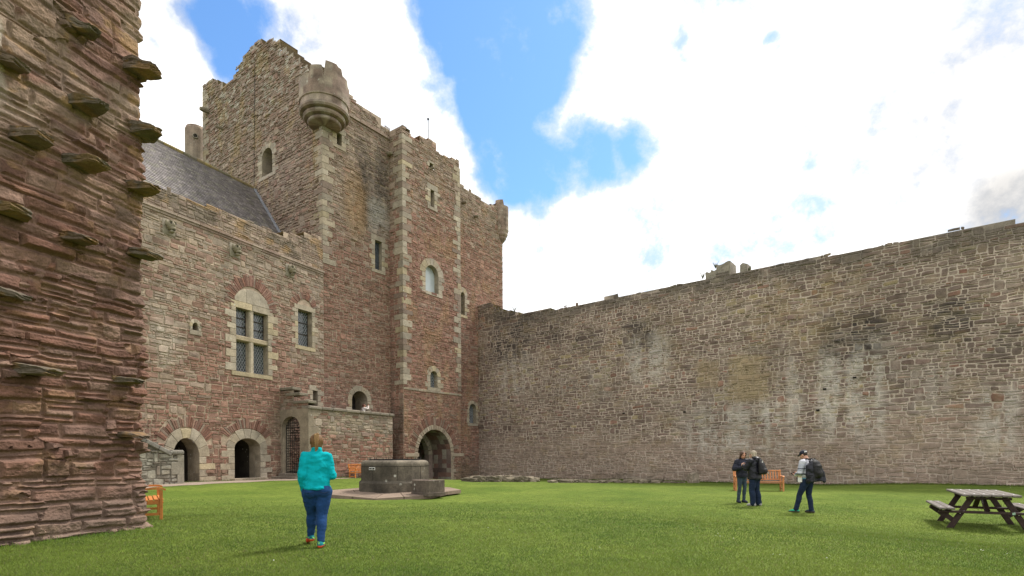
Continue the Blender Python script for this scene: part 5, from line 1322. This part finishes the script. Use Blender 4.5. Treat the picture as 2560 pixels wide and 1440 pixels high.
def build_people():
    V = Vector
    # 1 walking woman in turquoise
    vr = math.radians(19)
    J = std(head=(.0, .03, 1.525), neck=(0, -.015, 1.40), pelvis=(0, 0, .85), hip=(.19, .14), shL=(-.155, -.01, 1.315), shR=(.155, -.01, 1.315), elL=(-.205, -.06, 1.06), elR=(.212, -.03, 1.03), wrL=(-.185, .05, .80), wrR=(.16, .26, 1.02),
            pocketL=True, hdR=((-.4, .8, .2), (-.5, -.4, 0)), knL=(-.07, .17, .47), anL=(-.09, .27, .135), toL=(-.135, .42, .035), zsL=.045, knR=(.068, -.02, .46), anR=(.05, -.15, .10), toR=(.075, .02, .03),
            leg=(.120, .080, .070, .052), trmat='denim', topmat='fleece', sleeve=(.070, .060, .050), fold=.025, yaw=0, pitch=.02, hk=1.02,
            torso=[(0, -.012, .825, .190, .160), (0, -.014, .86, .198, .172), (0, -.008, .95, .186, .152), (0, 0, 1.06, .163, .13), (0, 0, 1.17, .168, .13), (0, -.005, 1.26, .172, .125), (0, -.01, 1.33, .15, .11), (0, -.01, 1.375, .11, .09), (0, -.01, 1.40, .085, .08)],
            shoecol=lambda s: (lambda co: np.where((co[:, 2] < np.where(co[:, 1] > .3, .036, .040)+(.045 if s == 'L' else 0)*(co[:, 1] < .36))[:, None], (.75, .09, .03), np.where((fbm(co[:, 0]*40, co[:, 2]*50, 4) > .62)[:, None], (.25, .55, .05), (.0, .13, .15)))))
    p = gp(793, 1366); t, hd, top = person('woman walking away in turquoise fleece, blue jeans and plaited fair hair', (p.x, p.y, p.z), vr, J)
    m = MB(); hd.e(m, (0, -.03, .02), (.098, .10, .105), 16, 12); hd.e(m, (0, -.05, -.04), (.084, .066, .075)); hd.e(m, (0, -.04, .09), (.05, .05, .04))
    fuse('hair', m, M['hair'], t, .010, 2, hair_col((.07, .034, .015), (.21, .11, .042), hd), .006, (40, 10, 6), 3)
    m = MB()
    for i in range(11):                                         # the plait
        f = i/10; z = .105-.235*f; y = -.128-.016*math.sin(f*2.6)+.03*f*f; r = .026-.010*f
        for q in (-1, 1): hd.e(m, (q*r*.62, y, z+q*.007), (r*.82, r*.8, r*1.05), 8, 6)
    m.chain([(hd.p(0, -.085, -.13), .011), (hd.p(.01, -.085, -.19), .013), (hd.p(.012, -.08, -.215), .004)], 7)
    pl = fuse('plait', m, M['hair'], t, .007, 1, hair_col((.12, .06, .022), (.40, .24, .10), hd))
    m = MB(); m.tube([hd.p(-.02, -.085, -.155), hd.p(.02, -.085, -.155)], .016, 8); m.build('hair_tie', M['iron'], t)
    for q in (-1, 1):                                           # back pocket seams
        m = MB(); m.tube([V((q*.045, -.165, .80)), V((q*.10, -.182, .79)), V((q*.15, -.15, .80))], .004, 5); m.build('pocket_seam', M['darkdenim'], t)
    # 2 man with backpack
    sh = lambda s: band([(0, (.10, .085, .06)), (.025, (.07, .055, .045)), (.05, (.02, .30, .17) if s == 'L' else (.02, .035, .05))])
    def stripes(co):
        z = co[:, 2]; c = np.tile(np.array((.42, .43, .50)), (len(co), 1))
        for a, b, col in ((1.195, 1.225, (.02, .02, .04)), (1.10, 1.13, (.62, .62, .66)), (1.055, 1.08, (.03, .035, .06)), (.99, 1.03, (.62, .63, .66)), (.93, .965, (.10, .33, .48)), (.86, .90, (.62, .62, .64))): c[(z > a) & (z < b)] = col
        c[z > 1.33] = (.50, .50, .55); return c
    J = std(head=(0, .10, 1.58), neck=(0, .02, 1.46), chest=(0, .0, 1.26), pelvis=(0, -.01, .94), hip=(.165, .125), shL=(-.20, .02, 1.385), shR=(.20, .02, 1.385), elL=(-.27, .06, 1.10), elR=(.27, .06, 1.10), wrL=(-.10, .27, 1.03), wrR=(.10, .27, 1.03),
            hdL=((.6, .5, .2), (0, -.2, 1)), hdR=((-.6, .5, .2), (0, -.2, 1)), curl=.9, knL=(-.11, .16, .50), anL=(-.13, .25, .09), toL=(-.18, .40, .035), knR=(.10, .02, .49), anR=(.10, -.05, .09), toR=(.13, .11, .035),
            leg=(.105, .075, .066, .062), trmat='darkdenim', topmat='paint', topname='jumper', topcol=stripes, sleeve=(.085, .066, .05), pitch=-.42, collar=False, shoecol=sh,
            torso=[(0, 0, .88, .165, .13), (0, 0, .98, .175, .135), (0, 0, 1.15, .185, .135), (0, 0, 1.28, .195, .13), (0, .01, 1.37, .18, .11), (0, .015, 1.43, .10, .08), (0, .02, 1.455, .075, .07)])
    p = gp(2019, 1283); rm = math.radians(34); man, hd, top = person('man in striped jumper and dark cap looking down, black backpack on', (p.x, p.y, p.z), rm, J)
    m = MB(); hd.e(m, (0, -.02, .015), (.080, .09, .085)); fuse('hair', m, M['hair'], man, .011, 1, hair_col((.02, .014, .01), (.05, .03, .02), hd))
    m = MB(); hd.e(m, (0, -.012, .055), (.088, .107, .078), 16, 10); m.rings([[hd.p(math.sin(a)*.075, .05+math.cos(a)*.115+(0 if True else 0), .048+dz-.02*max(0, math.cos(a))) for a in np.linspace(-1.35, 1.35, 10)]+[hd.p(math.sin(a)*.07, .04, .048+dz) for a in np.linspace(1.35, -1.35, 10)] for dz in (-.006, .006)])
    hd.e(m, (0, -.01, .134), (.012, .012, .008), 8, 5); cap = m.build('cap', M['navy'], man, True)
    m = MB()
    for i in range(6): c = hd.p(-.065+.0, -.085, .055) ; 
    for i, a in enumerate(np.linspace(2.35, 3.0, 6)): m.box(hd.p(-math.sin(a)*.089, math.cos(a)*.108-.012, .05), (.012, .008, .022 if i % 2 else .028), hd.m@Matrix.Rotation(a, 3, 'Z'))
    m.build('cap_lettering', M['paper'], cap)
    W = lambda o, v: o.matrix_basis@V(v)
    def at_person(o, v): return Matrix.Translation(o.location)@Matrix.Rotation(o.rotation_euler[2], 4, 'Z')@V(v)
    def pack(label, own, shape, drape=None, straps=True, mt='nylon', grp=None):
        k = thing('backpack', label, 'backpack', tuple(own.location), own.rotation_euler[2], grp, True)
        m = MB(); shape(m); fuse('bag', m, M[mt], k, .013, 2, None, .008, (8, 8, 8), 5)
        return k
    def s1(m):
        loft(m, [(.0, -.21, .95, .14, .075), (.0, -.235, .99, .165, .105), (0, -.25, 1.12, .17, .12), (0, -.24, 1.28, .165, .11), (0, -.215, 1.39, .14, .085), (0, -.20, 1.44, .09, .05)]); m.ell((0, -.345, 1.08), (.12, .05, .10)); m.ell((0, -.32, 1.27), (.12, .045, .06))
        m.chain([(V((-.06, -.19, 1.45)), .012), (V((0, -.20, 1.49)), .012), (V((.06, -.19, 1.45)), .012)], 6)
    k = pack('large black backpack with front pockets on the man in the striped jumper', man, s1)
    for q in (-1, 1): m = MB(); m.tube([V((q*.085, -.15, 1.44)), V((q*.12, -.06, 1.475)), V((q*.125, .06, 1.44)), V((q*.125, .135, 1.34)), V((q*.15, .14, 1.22)), V((q*.19, .03, 1.08)), V((q*.15, -.17, 1.0))], [.022, .024, .024, .022, .018, .012, .01], 6); m.build('strap', M['nylon'], k)
    m = MB(); m.tube([V((-.13, -.33, 1.20)), V((0, -.375, 1.21)), V((.13, -.33, 1.20))], .006, 5); m.build('zip', M['iron'], k)
    jk = thing('hung_jacket', 'black jacket draped over the backpack of the man in the striped jumper', 'jacket', tuple(man.location), rm, None, True); m = MB()
    loft(m, [(-.10, -.20, .86, .15, .07), (-.10, -.20, 1.0, .145, .08), (-.12, -.18, 1.2, .125, .08), (-.11, -.17, 1.36, .085, .07), (-.10, -.15, 1.44, .05, .05)]); loft(m, [(.12, -.27, .87, .09, .09), (.13, -.27, 1.0, .10, .09), (.12, -.25, 1.2, .09, .08), (.08, -.21, 1.36, .07, .06)])
    m.chain([(V((.13, -.26, 1.28)), .055), (V((.17, -.33, 1.08)), .056), (V((.17, -.36, .92)), .052), (V((.15, -.37, .88)), .046)], 10); m.chain([(V((-.2, -.12, 1.3)), .05), (V((-.21, -.13, 1.05)), .055), (V((-.20, -.13, .86)), .05)], 10)
    fuse('cloth', m, M['rain'], jk, .013, 2, None, .018, (7, 7, 10), 9)
    g = thing('folded_map', 'white leaflet hanging at the hip of the man in the striped jumper', 'leaflet', tuple(man.location), rm, None, True)
    m = MB(); m.box((-.185, .10, .93), (.03, .11, .17), Matrix.Rotation(.1, 3, 'Z')); m.build('sheet', M['paper'], g); m = MB(); m.box((-.201, .10, .985), (.006, .112, .014), Matrix.Rotation(.1, 3, 'Z')); m.build('stripe', mat('ochre_stripe', (.5, .30, .05), .7, .1), g)
    m = MB(); m.tube([V((-.19, .13, 1.02)), V((-.20, .16, 1.1)), V((-.12, .17, 1.28)), V((-.06, .12, 1.42))], .006, 5); m.tube([V((-.19, .17, .84)), V((-.2, .175, .95)), V((-.19, .15, 1.06))], .016, 6); m.build('lanyard', M['nylon'], g)
    m = MB(); ph = thing('camera', 'small dark camera held in the hands of the man in the striped jumper', 'camera', tuple(man.location), rm, None, True); m.box((0, .37, 1.07), (.11, .06, .07), None, (1, 1, 1), .01); m.build('camera_body', M['iron'], ph); m = MB(); m.tube([V((0, .395, 1.07)), V((0, .44, 1.07))], [.03, .027], 12); m.build('lens', M['iron'], ph)
    # 3 + 4 the two women with the phone
    J = std(head=(0, .06, 1.535), neck=(0, .0, 1.42), pelvis=(0, 0, .88), hip=(.165, .13), shL=(-.19, .01, 1.345), shR=(.19, .01, 1.345), elL=(-.24, .14, 1.13), elR=(.22, .17, 1.13), wrL=(-.07, .33, 1.21), wrR=(.08, .34, 1.21), hdL=((.35, .8, .3), (1, -.2, 0)), hdR=((-.35, .8, .3), (-1, -.2, 0)), curl=.9,
            knL=(-.10, .03, .47), knR=(.10, .0, .47), anL=(-.11, -.01, .09), anR=(.13, -.05, .09), toL=(-.13, .15, .035), toR=(.16, .10, .035), leg=(.105, .088, .085, .082), trmat='darkdenim', topmat='rain', sleeve=(.092, .078, .056), hood=True, pitch=-.12, yaw=.05, fold=.018,
            torso=[(0, -.01, .80, .225, .185), (0, -.01, .86, .225, .185), (0, 0, 1.0, .215, .17), (0, 0, 1.15, .205, .155), (0, 0, 1.27, .205, .145), (0, 0, 1.34, .17, .12), (0, 0, 1.39, .11, .09), (0, 0, 1.42, .09, .085)], shoecol=lambda s: band([(0, (.45, .42, .40)), (.03, (.30, .29, .29)), (.07, (.38, .36, .36))]), skin=(.52, .30, .22))
    p = gp(1887, 1265); rb = math.radians(34); B, hd, top = person('older woman with grey fair hair in black rain jacket, seen from behind', (p.x, p.y, p.z), rb, J)
    m = MB(); hd.e(m, (0, -.028, .03), (.087, .097, .10), 16, 12); hd.e(m, (0, -.06, -.04), (.078, .06, .08)); hd.e(m, (0, -.02, -.03), (.086, .06, .06)); fuse('hair', m, M['hair'], B, .010, 2, hair_col((.24, .19, .135), (.46, .39, .29), hd), .007, (40, 10, 6), 3)
    def s2(m):
        loft(m, [(.0, -.24, .95, .12, .06), (.0, -.27, .99, .15, .095), (.0, -.265, 1.1, .15, .10), (0, -.235, 1.25, .12, .075), (0, -.20, 1.36, .07, .04), (0, -.18, 1.42, .03, .025)]); m.ell((0, -.35, 1.05), (.105, .05, .085))
    k = pack('small black teardrop backpack on the older woman in the rain jacket', B, s2)
    for q in (-1, 1): m = MB(); m.tube([V((q*.03, -.175, 1.42)), V((q*.09, -.08, 1.435)), V((q*.125, .06, 1.41)), V((q*.14, .14, 1.28)), V((q*.20, .03, 1.10)), V((q*.14, -.2, .99))], [.018, .02, .02, .018, .012, .01], 6); m.build('strap', M['nylon'], k)
    m = MB(); m.box((-.10, -.32, 1.33), (.02, .012, .05)); m.ell((.11, -.36, .99), (.016, .016, .016)); m.build('reflector', M['paper'], k)
    J = std(head=(0, .07, 1.53), neck=(0, .01, 1.42), pelvis=(0, 0, .90), hip=(.15, .11), shL=(-.17, .01, 1.34), shR=(.17, .01, 1.34), elL=(-.20, .10, 1.10), elR=(.27, .02, 1.10), wrL=(-.06, .26, 1.18), wrR=(.10, .30, 1.16), hdL=((.35, .8, .3), (1, -.2, 0)), hdR=((-.45, .7, .3), (-1, -.2, 0)), curl=.9,
            knL=(-.08, .03, .48), knR=(.08, .01, .48), anL=(-.07, -.01, .09), anR=(.10, -.05, .09), toL=(-.09, .14, .035), toR=(.12, .10, .035), leg=(.085, .06, .055, .048), trmat='greydenim', topmat='navy', sleeve=(.082, .07, .05), pitch=-.28, tilt=-.12, fold=.016,
            torso=[(0, 0, .82, .18, .14), (0, 0, .90, .185, .145), (0, 0, 1.05, .18, .14), (0, 0, 1.2, .185, .135), (0, 0, 1.31, .17, .115), (0, 0, 1.37, .11, .09), (0, 0, 1.41, .08, .08)], shoecol=lambda s: band([(0, (.02, .02, .03)), (.03, (.025, .03, .05))]), skin=(.46, .235, .155))
    p = gp(1855, 1257); ra = math.radians(-172); A, hd, top = person('smiling woman with brown hair in navy jacket, facing the camera side', (p.x, p.y, p.z), ra, J)
    m = MB(); hd.e(m, (0, -.03, .03), (.085, .093, .098), 16, 12); hd.e(m, (0, -.055, -.05), (.082, .05, .10))
    for q in (-1, 1): m.chain([(hd.p(q*.05, .04, .085), .03), (hd.p(q*.078, .02, .03), .028), (hd.p(q*.085, -.0, -.05), .026), (hd.p(q*.09, -.0, -.13), .02)], 8)
    fuse('hair', m, M['hair'], A, .010, 2, hair_col((.035, .018, .012), (.12, .065, .04), hd), .006, (40, 10, 6), 3)
    q = at_person(A, (.02, .36, 1.24)); ph = thing('phone', 'small phone held up between the two women in dark jackets', 'phone', tuple(q), ra, None, True)
    m = MB(); m.box((0, 0, 0), (.075, .012, .14), Matrix.Rotation(-.5, 3, 'X'), (1, 1, 1), .004); m.build('case', M['paper'], ph); m = MB(); m.box((0, -.007, .0), (.066, .004, .125), Matrix.Rotation(-.5, 3, 'X')); m.build('screen', M['iron'], ph)
    # 5 photographer on the landing
    J = std(head=(0, .05, 1.50), neck=(0, .0, 1.38), shL=(-.17, .0, 1.31), shR=(.17, .0, 1.31), elL=(-.21, .24, 1.27), elR=(.21, .24, 1.27), wrL=(-.06, .34, 1.49), wrR=(.06, .34, 1.49), hdL=((.2, .1, 1), (1, .3, 0)), hdR=((-.2, .1, 1), (-1, .3, 0)), curl=.8, trmat='darkdenim', topmat='paint', topname='blouse',
            topcol=lambda co: np.tile(np.array((.62, .56, .52)), (len(co), 1)), sleeve=(.075, .055, .045), torso=[(0, 0, .85, .17, .13), (0, 0, 1.0, .165, .125), (0, 0, 1.18, .175, .125), (0, 0, 1.28, .165, .11), (0, 0, 1.34, .10, .08), (0, 0, 1.37, .07, .07)], shoecol=lambda s: band([(0, (.03, .03, .03))]), collar=False)
    u = landP.U(936, 1030); c = landP.pt(u, -.95); r5 = math.radians(-50); w5, hd, top = person('woman in pale top taking a photo over the landing parapet', (c[0], c[1], 3.455), r5, J)
    m = MB(); hd.e(m, (0, -.03, .02), (.09, .10, .105)); hd.e(m, (0, -.06, -.06), (.085, .055, .10)); fuse('hair', m, M['hair'], w5, .011, 2, hair_col((.05, .018, .012), (.13, .05, .03), hd), .006, (40, 10, 6), 3)
    q = at_person(w5, (0, .36, 1.60)); ph = thing('phone', 'dark phone raised by the woman on the landing', 'phone', tuple(q), r5, None, True); m = MB(); m.box((0, 0, 0), (.15, .012, .078), None, (1, 1, 1), .004); m.build('case', M['iron'], ph)
    bg = thing('shoulder_bag', 'dark shoulder bag slung on the woman on the landing', 'bag', (c[0], c[1], 3.455), r5, None, True)
    m = MB(); m.ell((.14, -.16, 1.02), (.15, .09, .15)); fuse('bag', m, M['navy'], bg, .015, 1); m = MB(); m.tube([V((.14, -.17, 1.14)), V((.10, -.14, 1.25)), V((0, -.12, 1.35)), V((-.1, -.02, 1.38))], .014, 6); m.build('strap', M['nylon'], bg)

# ------------------------------------------------------------------ grass
def build_grass():
    R = np.random.RandomState(2); P_ = []
    def scatter(n, y0, y1):
        d = np.sqrt(R.rand(n)*(y1*y1-y0*y0)+y0*y0); sx = (R.rand(n)*2-1)*1.02; return np.column_stack([d*sx*1280/F, d])
    d = 5.4+18*R.rand(560000)**2.2; p = np.column_stack([d*(R.rand(len(d))*2-1)*1.02*1280/F, d]); p = p[R.rand(len(d)) < sst(23.4, 9, d)]
    Cn = at(365, 1319, 10.4); Bn = at(0, 1364, 8.2); P = Plane((Cn.x, Cn.y), (Cn.x-Bn.x, Cn.y-Bn.y))
    rel = p-P.p; s = rel@P.d; o = rel@P.n; keep = ~((s < .05) & (o < .02)); c = at(987, 1200, 23.0)
    keep &= ~((np.hypot(p[:, 0]-c.x, p[:, 1]-c.y) < 3.0)); p = p[keep]; rel = p-P.p; s = rel@P.d; o = rel@P.n
    q = []
    for PW, a, b, N in ((curP, 0, 37, 16000), (hallP, -6, 1, 1500), (landP, .5, 7.6, 3000)):
        uu = a+(b-a)*R.rand(N); oo = .05+.5*R.rand(N)**2.; q.append(PW.p+uu[:, None]*PW.d+oo[:, None]*PW.n)
    nf = sum(map(len, q)); p = np.vstack([p]+q); rel = p-P.p; s = rel@P.d; o = rel@P.n
    near = sst(.45, .0, np.where(s < 0, np.abs(o), np.hypot(s, np.minimum(o, 0))*1.0+np.maximum(o, 0))); n = len(p); z = gz(p[:, 0], p[:, 1])
    dist = p[:, 1]; h = (.016+.015*R.rand(n))*(1+2.6*near*R.rand(n)); h[-nf:] *= 1.5+4*R.rand(nf)**3; w = (.0016+.00034*dist)*(.7+.6*R.rand(n)); a = R.rand(n)*6.283; ln = R.rand(n)*.9; la = R.rand(n)*6.283
    b0 = np.column_stack([p[:, 0]-np.cos(a)*w, p[:, 1]-np.sin(a)*w, z-.004]); b1 = np.column_stack([p[:, 0]+np.cos(a)*w, p[:, 1]+np.sin(a)*w, z-.004])
    tp = np.column_stack([p[:, 0]+np.cos(la)*h*ln, p[:, 1]+np.sin(la)*h*ln, z+h])
    v = np.stack([b0, b1, tp], 1).reshape(-1, 3); f = np.arange(3*n).reshape(-1, 3)
    big = fbm(p[:, 0]*.33+5, p[:, 1]*.33, 31, 3); mid = fbm(p[:, 0]*2.2, p[:, 1]*2.2, 32, 3); g = np.array((.090, .165, .018)); y = np.array((.180, .250, .034)); k = np.clip((big-.5)*2.2+(mid-.5)*1.3+.5+(R.rand(n)-.5)*.6, 0, 1)
    c = (g*(1-k)[:, None]+y*k[:, None])*(.9+.2*R.rand(n))[:, None]; dead = R.rand(n) < .05; c[dead] = (.26, .22, .10); c = c*(1-near*.0)[:, None]+np.array((.02, .07, 0))*near[:, None]
    me = bpy.data.meshes.new('grass'); me.vertices.add(3*n); me.vertices.foreach_set('co', v.ravel()); me.loops.add(3*n); me.loops.foreach_set('vertex_index', f.ravel()); me.polygons.add(n); me.polygons.foreach_set('loop_start', np.arange(0, 3*n, 3))
    c4 = np.ones((3*n, 4), np.float32); c4[:, :3] = np.repeat(c, 3, 0)*np.tile(np.array([.8, .8, 1.15]), n)[:, None]; at_ = me.color_attributes.new('col', 'FLOAT_COLOR', 'POINT'); at_.data.foreach_set('color', c4.ravel()); me.update(); me.validate()
    m, nt, b = _nm('grass_blade'); ac = nd(nt, 'ShaderNodeAttribute', attribute_name='col'); nt.links.new(ac.outputs['Color'], b.inputs['Base Color']); ge = nd(nt, 'ShaderNodeNewGeometry'); nu = nd(nt, 'ShaderNodeMix', {0: .82}, data_type='VECTOR'); nt.links.new(ge.outputs['Normal'], nu.inputs[4]); nu.inputs[5].default_value = (0, 0, 1); nn = nd(nt, 'ShaderNodeVectorMath', {0: nu.outputs[1]}, operation='NORMALIZE'); nt.links.new(nn.outputs[0], b.inputs['Normal']); b.inputs['Roughness'].default_value = .6; b.inputs['Specular IOR Level'].default_value = .2
    tr = nd(nt, 'ShaderNodeBsdfTranslucent', {0: ac.outputs['Color']}); mx = nd(nt, 'ShaderNodeMixShader', {0: .35}); nt.links.new(b.outputs[0], mx.inputs[1]); nt.links.new(tr.outputs[0], mx.inputs[2])
    out = [x for x in nt.nodes if x.type == 'OUTPUT_MATERIAL'][0]; nt.links.new(mx.outputs[0], out.inputs[0])
    tag(link('grass', me, m), 'short mown green grass of the courtyard lawn', 'grass', kind='stuff')
    # daisies and torn leaves lying in it
    mb = MB(); r = random.Random(3)
    for (x, y, k, sp) in ((1942, 1394, 7, 16), (1815, 1350, 5, 20), (2505, 1396, 4, 12), (2450, 1386, 3, 10), (2490, 1365, 6, 16), (2100, 1216, 6, 14), (2535, 1226, 5, 12), (1790, 1345, 3, 8), (700, 1410, 2, 20), (1480, 1380, 3, 30), (2075, 1400, 3, 25), (1250, 1330, 3, 40)):
        for i in range((k+1)//2):
            c = gp(x+r.uniform(-sp, sp), y+r.uniform(-4, 4)); q = r.uniform(.007, .014)*(1+c.y*.02); a = r.uniform(0, 6); z = c.z+.045+.0006*c.y
            mb.add([(c.x+q*math.cos(a+k_*1.2566)*(1 if k_ % 2 else .55), c.y+q*math.sin(a+k_*1.2566), z+r.uniform(-.008, .008)) for k_ in range(5)], [(0, 1, 2, 3, 4)], r.choice([(.5, .55, .4), (.4, .46, .28), (.55, .55, .5)]))
    tag(mb.build('daisies', M['leaf']), 'tiny pale daisies and leaf scraps scattered in the lawn', 'daisies', kind='stuff')

# ------------------------------------------------------------------ sky, sun, camera
def build_world():
    w = bpy.data.worlds.new('World'); scene.world = w; w.use_nodes = True; nt = w.node_tree; nt.nodes.clear()
    out = nd(nt, 'ShaderNodeOutputWorld'); bg = nd(nt, 'ShaderNodeBackground'); nt.links.new(bg.outputs[0], out.inputs[0]); bg.inputs[1].default_value = .1
    sd = Vector((.50, .42, .95)).normalized(); el = math.asin(sd.z); az = math.atan2(sd.x, sd.y)
    sky = nd(nt, 'ShaderNodeTexSky', sky_type='NISHITA', sun_disc=False, sun_elevation=el, sun_rotation=az, air_density=1.3, dust_density=.6, ozone_density=2.)
    tc = nd(nt, 'ShaderNodeTexCoord'); dirn = tc.outputs['Generated']
    blue = [(585, 40, 75, .8), (520, 10, 60, .6), (580, 130, 60, .7), (572, 195, 40, .45), (1110, 0, 80, .8), (1080, 60, 60, .35), (1230, 40, 130, 1.), (1330, 90, 120, 1.), (1400, 10, 80, .75), (1200, 150, 100, .9), (1300, 210, 100, 1.), (1225, 260, 70, .8), (1240, 340, 62, .8), (1275, 410, 75, .9), (1330, 440, 80, .9),
            (1440, 400, 75, .75), (1530, 390, 70, .7), (1600, 370, 45, .6), (1450, 340, 40, .3), (1690, 92, 26, .55), (1935, 112, 24, .5), (1800, 628, 60, .35), (1620, 610, 50, .25), (770, 110, 55, .35), (660, 60, 50, .25), (1160, 300, 60, .3), (1235, 480, 50, .4)]
    tot = None
    for (x, y, r, s) in blue:
        d = Vector(ray(x, y)); o = math.hypot((x-1280)/F, (HOR-y)/F); ang = r*1.5/F/math.sqrt(1+o*o); d.normalize()
        dp = nd(nt, 'ShaderNodeVectorMath', {0: dirn, 1: tuple(d)}, operation='DOT_PRODUCT')
        mr = nd(nt, 'ShaderNodeMapRange', {'Value': dp.outputs['Value'], 1: math.cos(ang), 2: math.cos(ang*.25), 3: 0., 4: s}, interpolation_type='SMOOTHSTEP')
        tot = mr.outputs[0] if tot is None else nd(nt, 'ShaderNodeMath', {0: tot, 1: mr.outputs[0]}, operation='ADD').outputs[0]
    cl = nd(nt, 'ShaderNodeMath', {0: tot, 1: 1.25}, operation='MINIMUM')
    n1 = nd(nt, 'ShaderNodeTexNoise', {'Vector': dirn, 'Scale': 7.5, 'Detail': 9., 'Roughness': .62, 'Distortion': .35})
    n2 = nd(nt, 'ShaderNodeTexNoise', {'Vector': dirn, 'Scale': 30., 'Detail': 6., 'Roughness': .65})
    a = nd(nt, 'ShaderNodeMath', {0: n1.outputs[0], 1: 2.5, 2: -1.36}, operation='MULTIPLY_ADD'); b_ = nd(nt, 'ShaderNodeMath', {0: n2.outputs[0], 1: 1.3, 2: -.65}, operation='MULTIPLY_ADD')
    s1 = nd(nt, 'ShaderNodeMath', {0: cl.outputs[0], 1: a.outputs[0]}, operation='ADD'); s2 = nd(nt, 'ShaderNodeMath', {0: s1.outputs[0], 1: b_.outputs[0]}, operation='ADD')
    mask = nd(nt, 'ShaderNodeMapRange', {'Value': s2.outputs[0], 1: -.02, 2: 1.15, 3: 0., 4: 1.}, interpolation_type='SMOOTHSTEP')
    thick = nd(nt, 'ShaderNodeMapRange', {'Value': s2.outputs[0], 1: .45, 2: -.55, 3: 0., 4: 1.})
    n3 = nd(nt, 'ShaderNodeTexNoise', {'Vector': dirn, 'Scale': 2.6, 'Detail': 7., 'Roughness': .6})
    th2 = nd(nt, 'ShaderNodeMath', {0: n3.outputs[0], 1: .7, 2: -.18}, operation='MULTIPLY_ADD'); th3 = nd(nt, 'ShaderNodeMath', {0: thick.outputs[0], 1: th2.outputs[0]}, operation='ADD')
    cr = nd(nt, 'ShaderNodeValToRGB', {0: th3.outputs[0]}); e = cr.color_ramp.elements; e[0].position = .0; e[0].color = (4.9, 5.5, 6.6, 1); e[1].position = 1.; e[1].color = (12.4, 12.1, 11.7, 1)
    k = e.new(.45); k.color = (7.9, 8.15, 8.6, 1)
    ccol = cr.outputs[0]
    for (x, y, r, g) in ((2470, 290, 260, .74), (2530, 515, 90, .62), (850, 60, 130, .80), (430, 60, 80, .85)):            # thicker grey cloud
        d = Vector(ray(x, y)); o = math.hypot((x-1280)/F, (HOR-y)/F); ang = r*1.4/F/math.sqrt(1+o*o); d.normalize()
        dp = nd(nt, 'ShaderNodeVectorMath', {0: dirn, 1: tuple(d)}, operation='DOT_PRODUCT'); mr = nd(nt, 'ShaderNodeMapRange', {'Value': dp.outputs['Value'], 1: math.cos(ang), 2: math.cos(ang*.3), 3: 1., 4: g}, interpolation_type='SMOOTHSTEP')
        ccol = nd(nt, 'ShaderNodeVectorMath', {0: ccol, 1: mr.outputs[0]}, operation='MULTIPLY').outputs[0]
    tint_ = nd(nt, 'ShaderNodeVectorMath', {0: sky.outputs[0], 1: (.80, 1.12, 1.42)}, operation='MULTIPLY')
    mx = nd(nt, 'ShaderNodeMixRGB', {0: mask.outputs[0], 1: ccol, 2: tint_.outputs[0]}); nt.links.new(mx.outputs[0], bg.inputs[0])
    sun = bpy.data.lights.new('sun', 'SUN'); sun.energy = 2.8; sun.angle = math.radians(11); sun.color = (1., .95, .87); so = bpy.data.objects.new('sun', sun); COL.objects.link(so); so.rotation_euler = (-sd).to_track_quat('-Z', 'Y').to_euler()
    cam = bpy.data.cameras.new('camera'); co = bpy.data.objects.new('camera', cam); COL.objects.link(co); cam.sensor_width = 36; cam.lens = F/2560*36; cam.shift_y = (HOR-720)/2560; cam.clip_end = 2000; cam.clip_start = .1
    co.location = (0, 0, CZ); co.rotation_euler = (Matrix.Rotation(math.pi/2, 3, 'X')@Matrix.Rotation(-ROLL, 3, 'Z')).to_euler(); scene.camera = co
    vs = scene.view_settings; vs.view_transform = 'Standard'; vs.look = 'None'; vs.gamma = 1; vs.exposure = 0.6; vs.use_curve_mapping = False

build_world(); build_ground(); build_hall(); build_tower(); build_landing(); build_low_stair(); build_curtain(); build_pier(); build_well(); build_benches(); build_table(); build_people(); build_grass()
for o in bpy.data.objects:
    if '_local' in o: del o['_local']
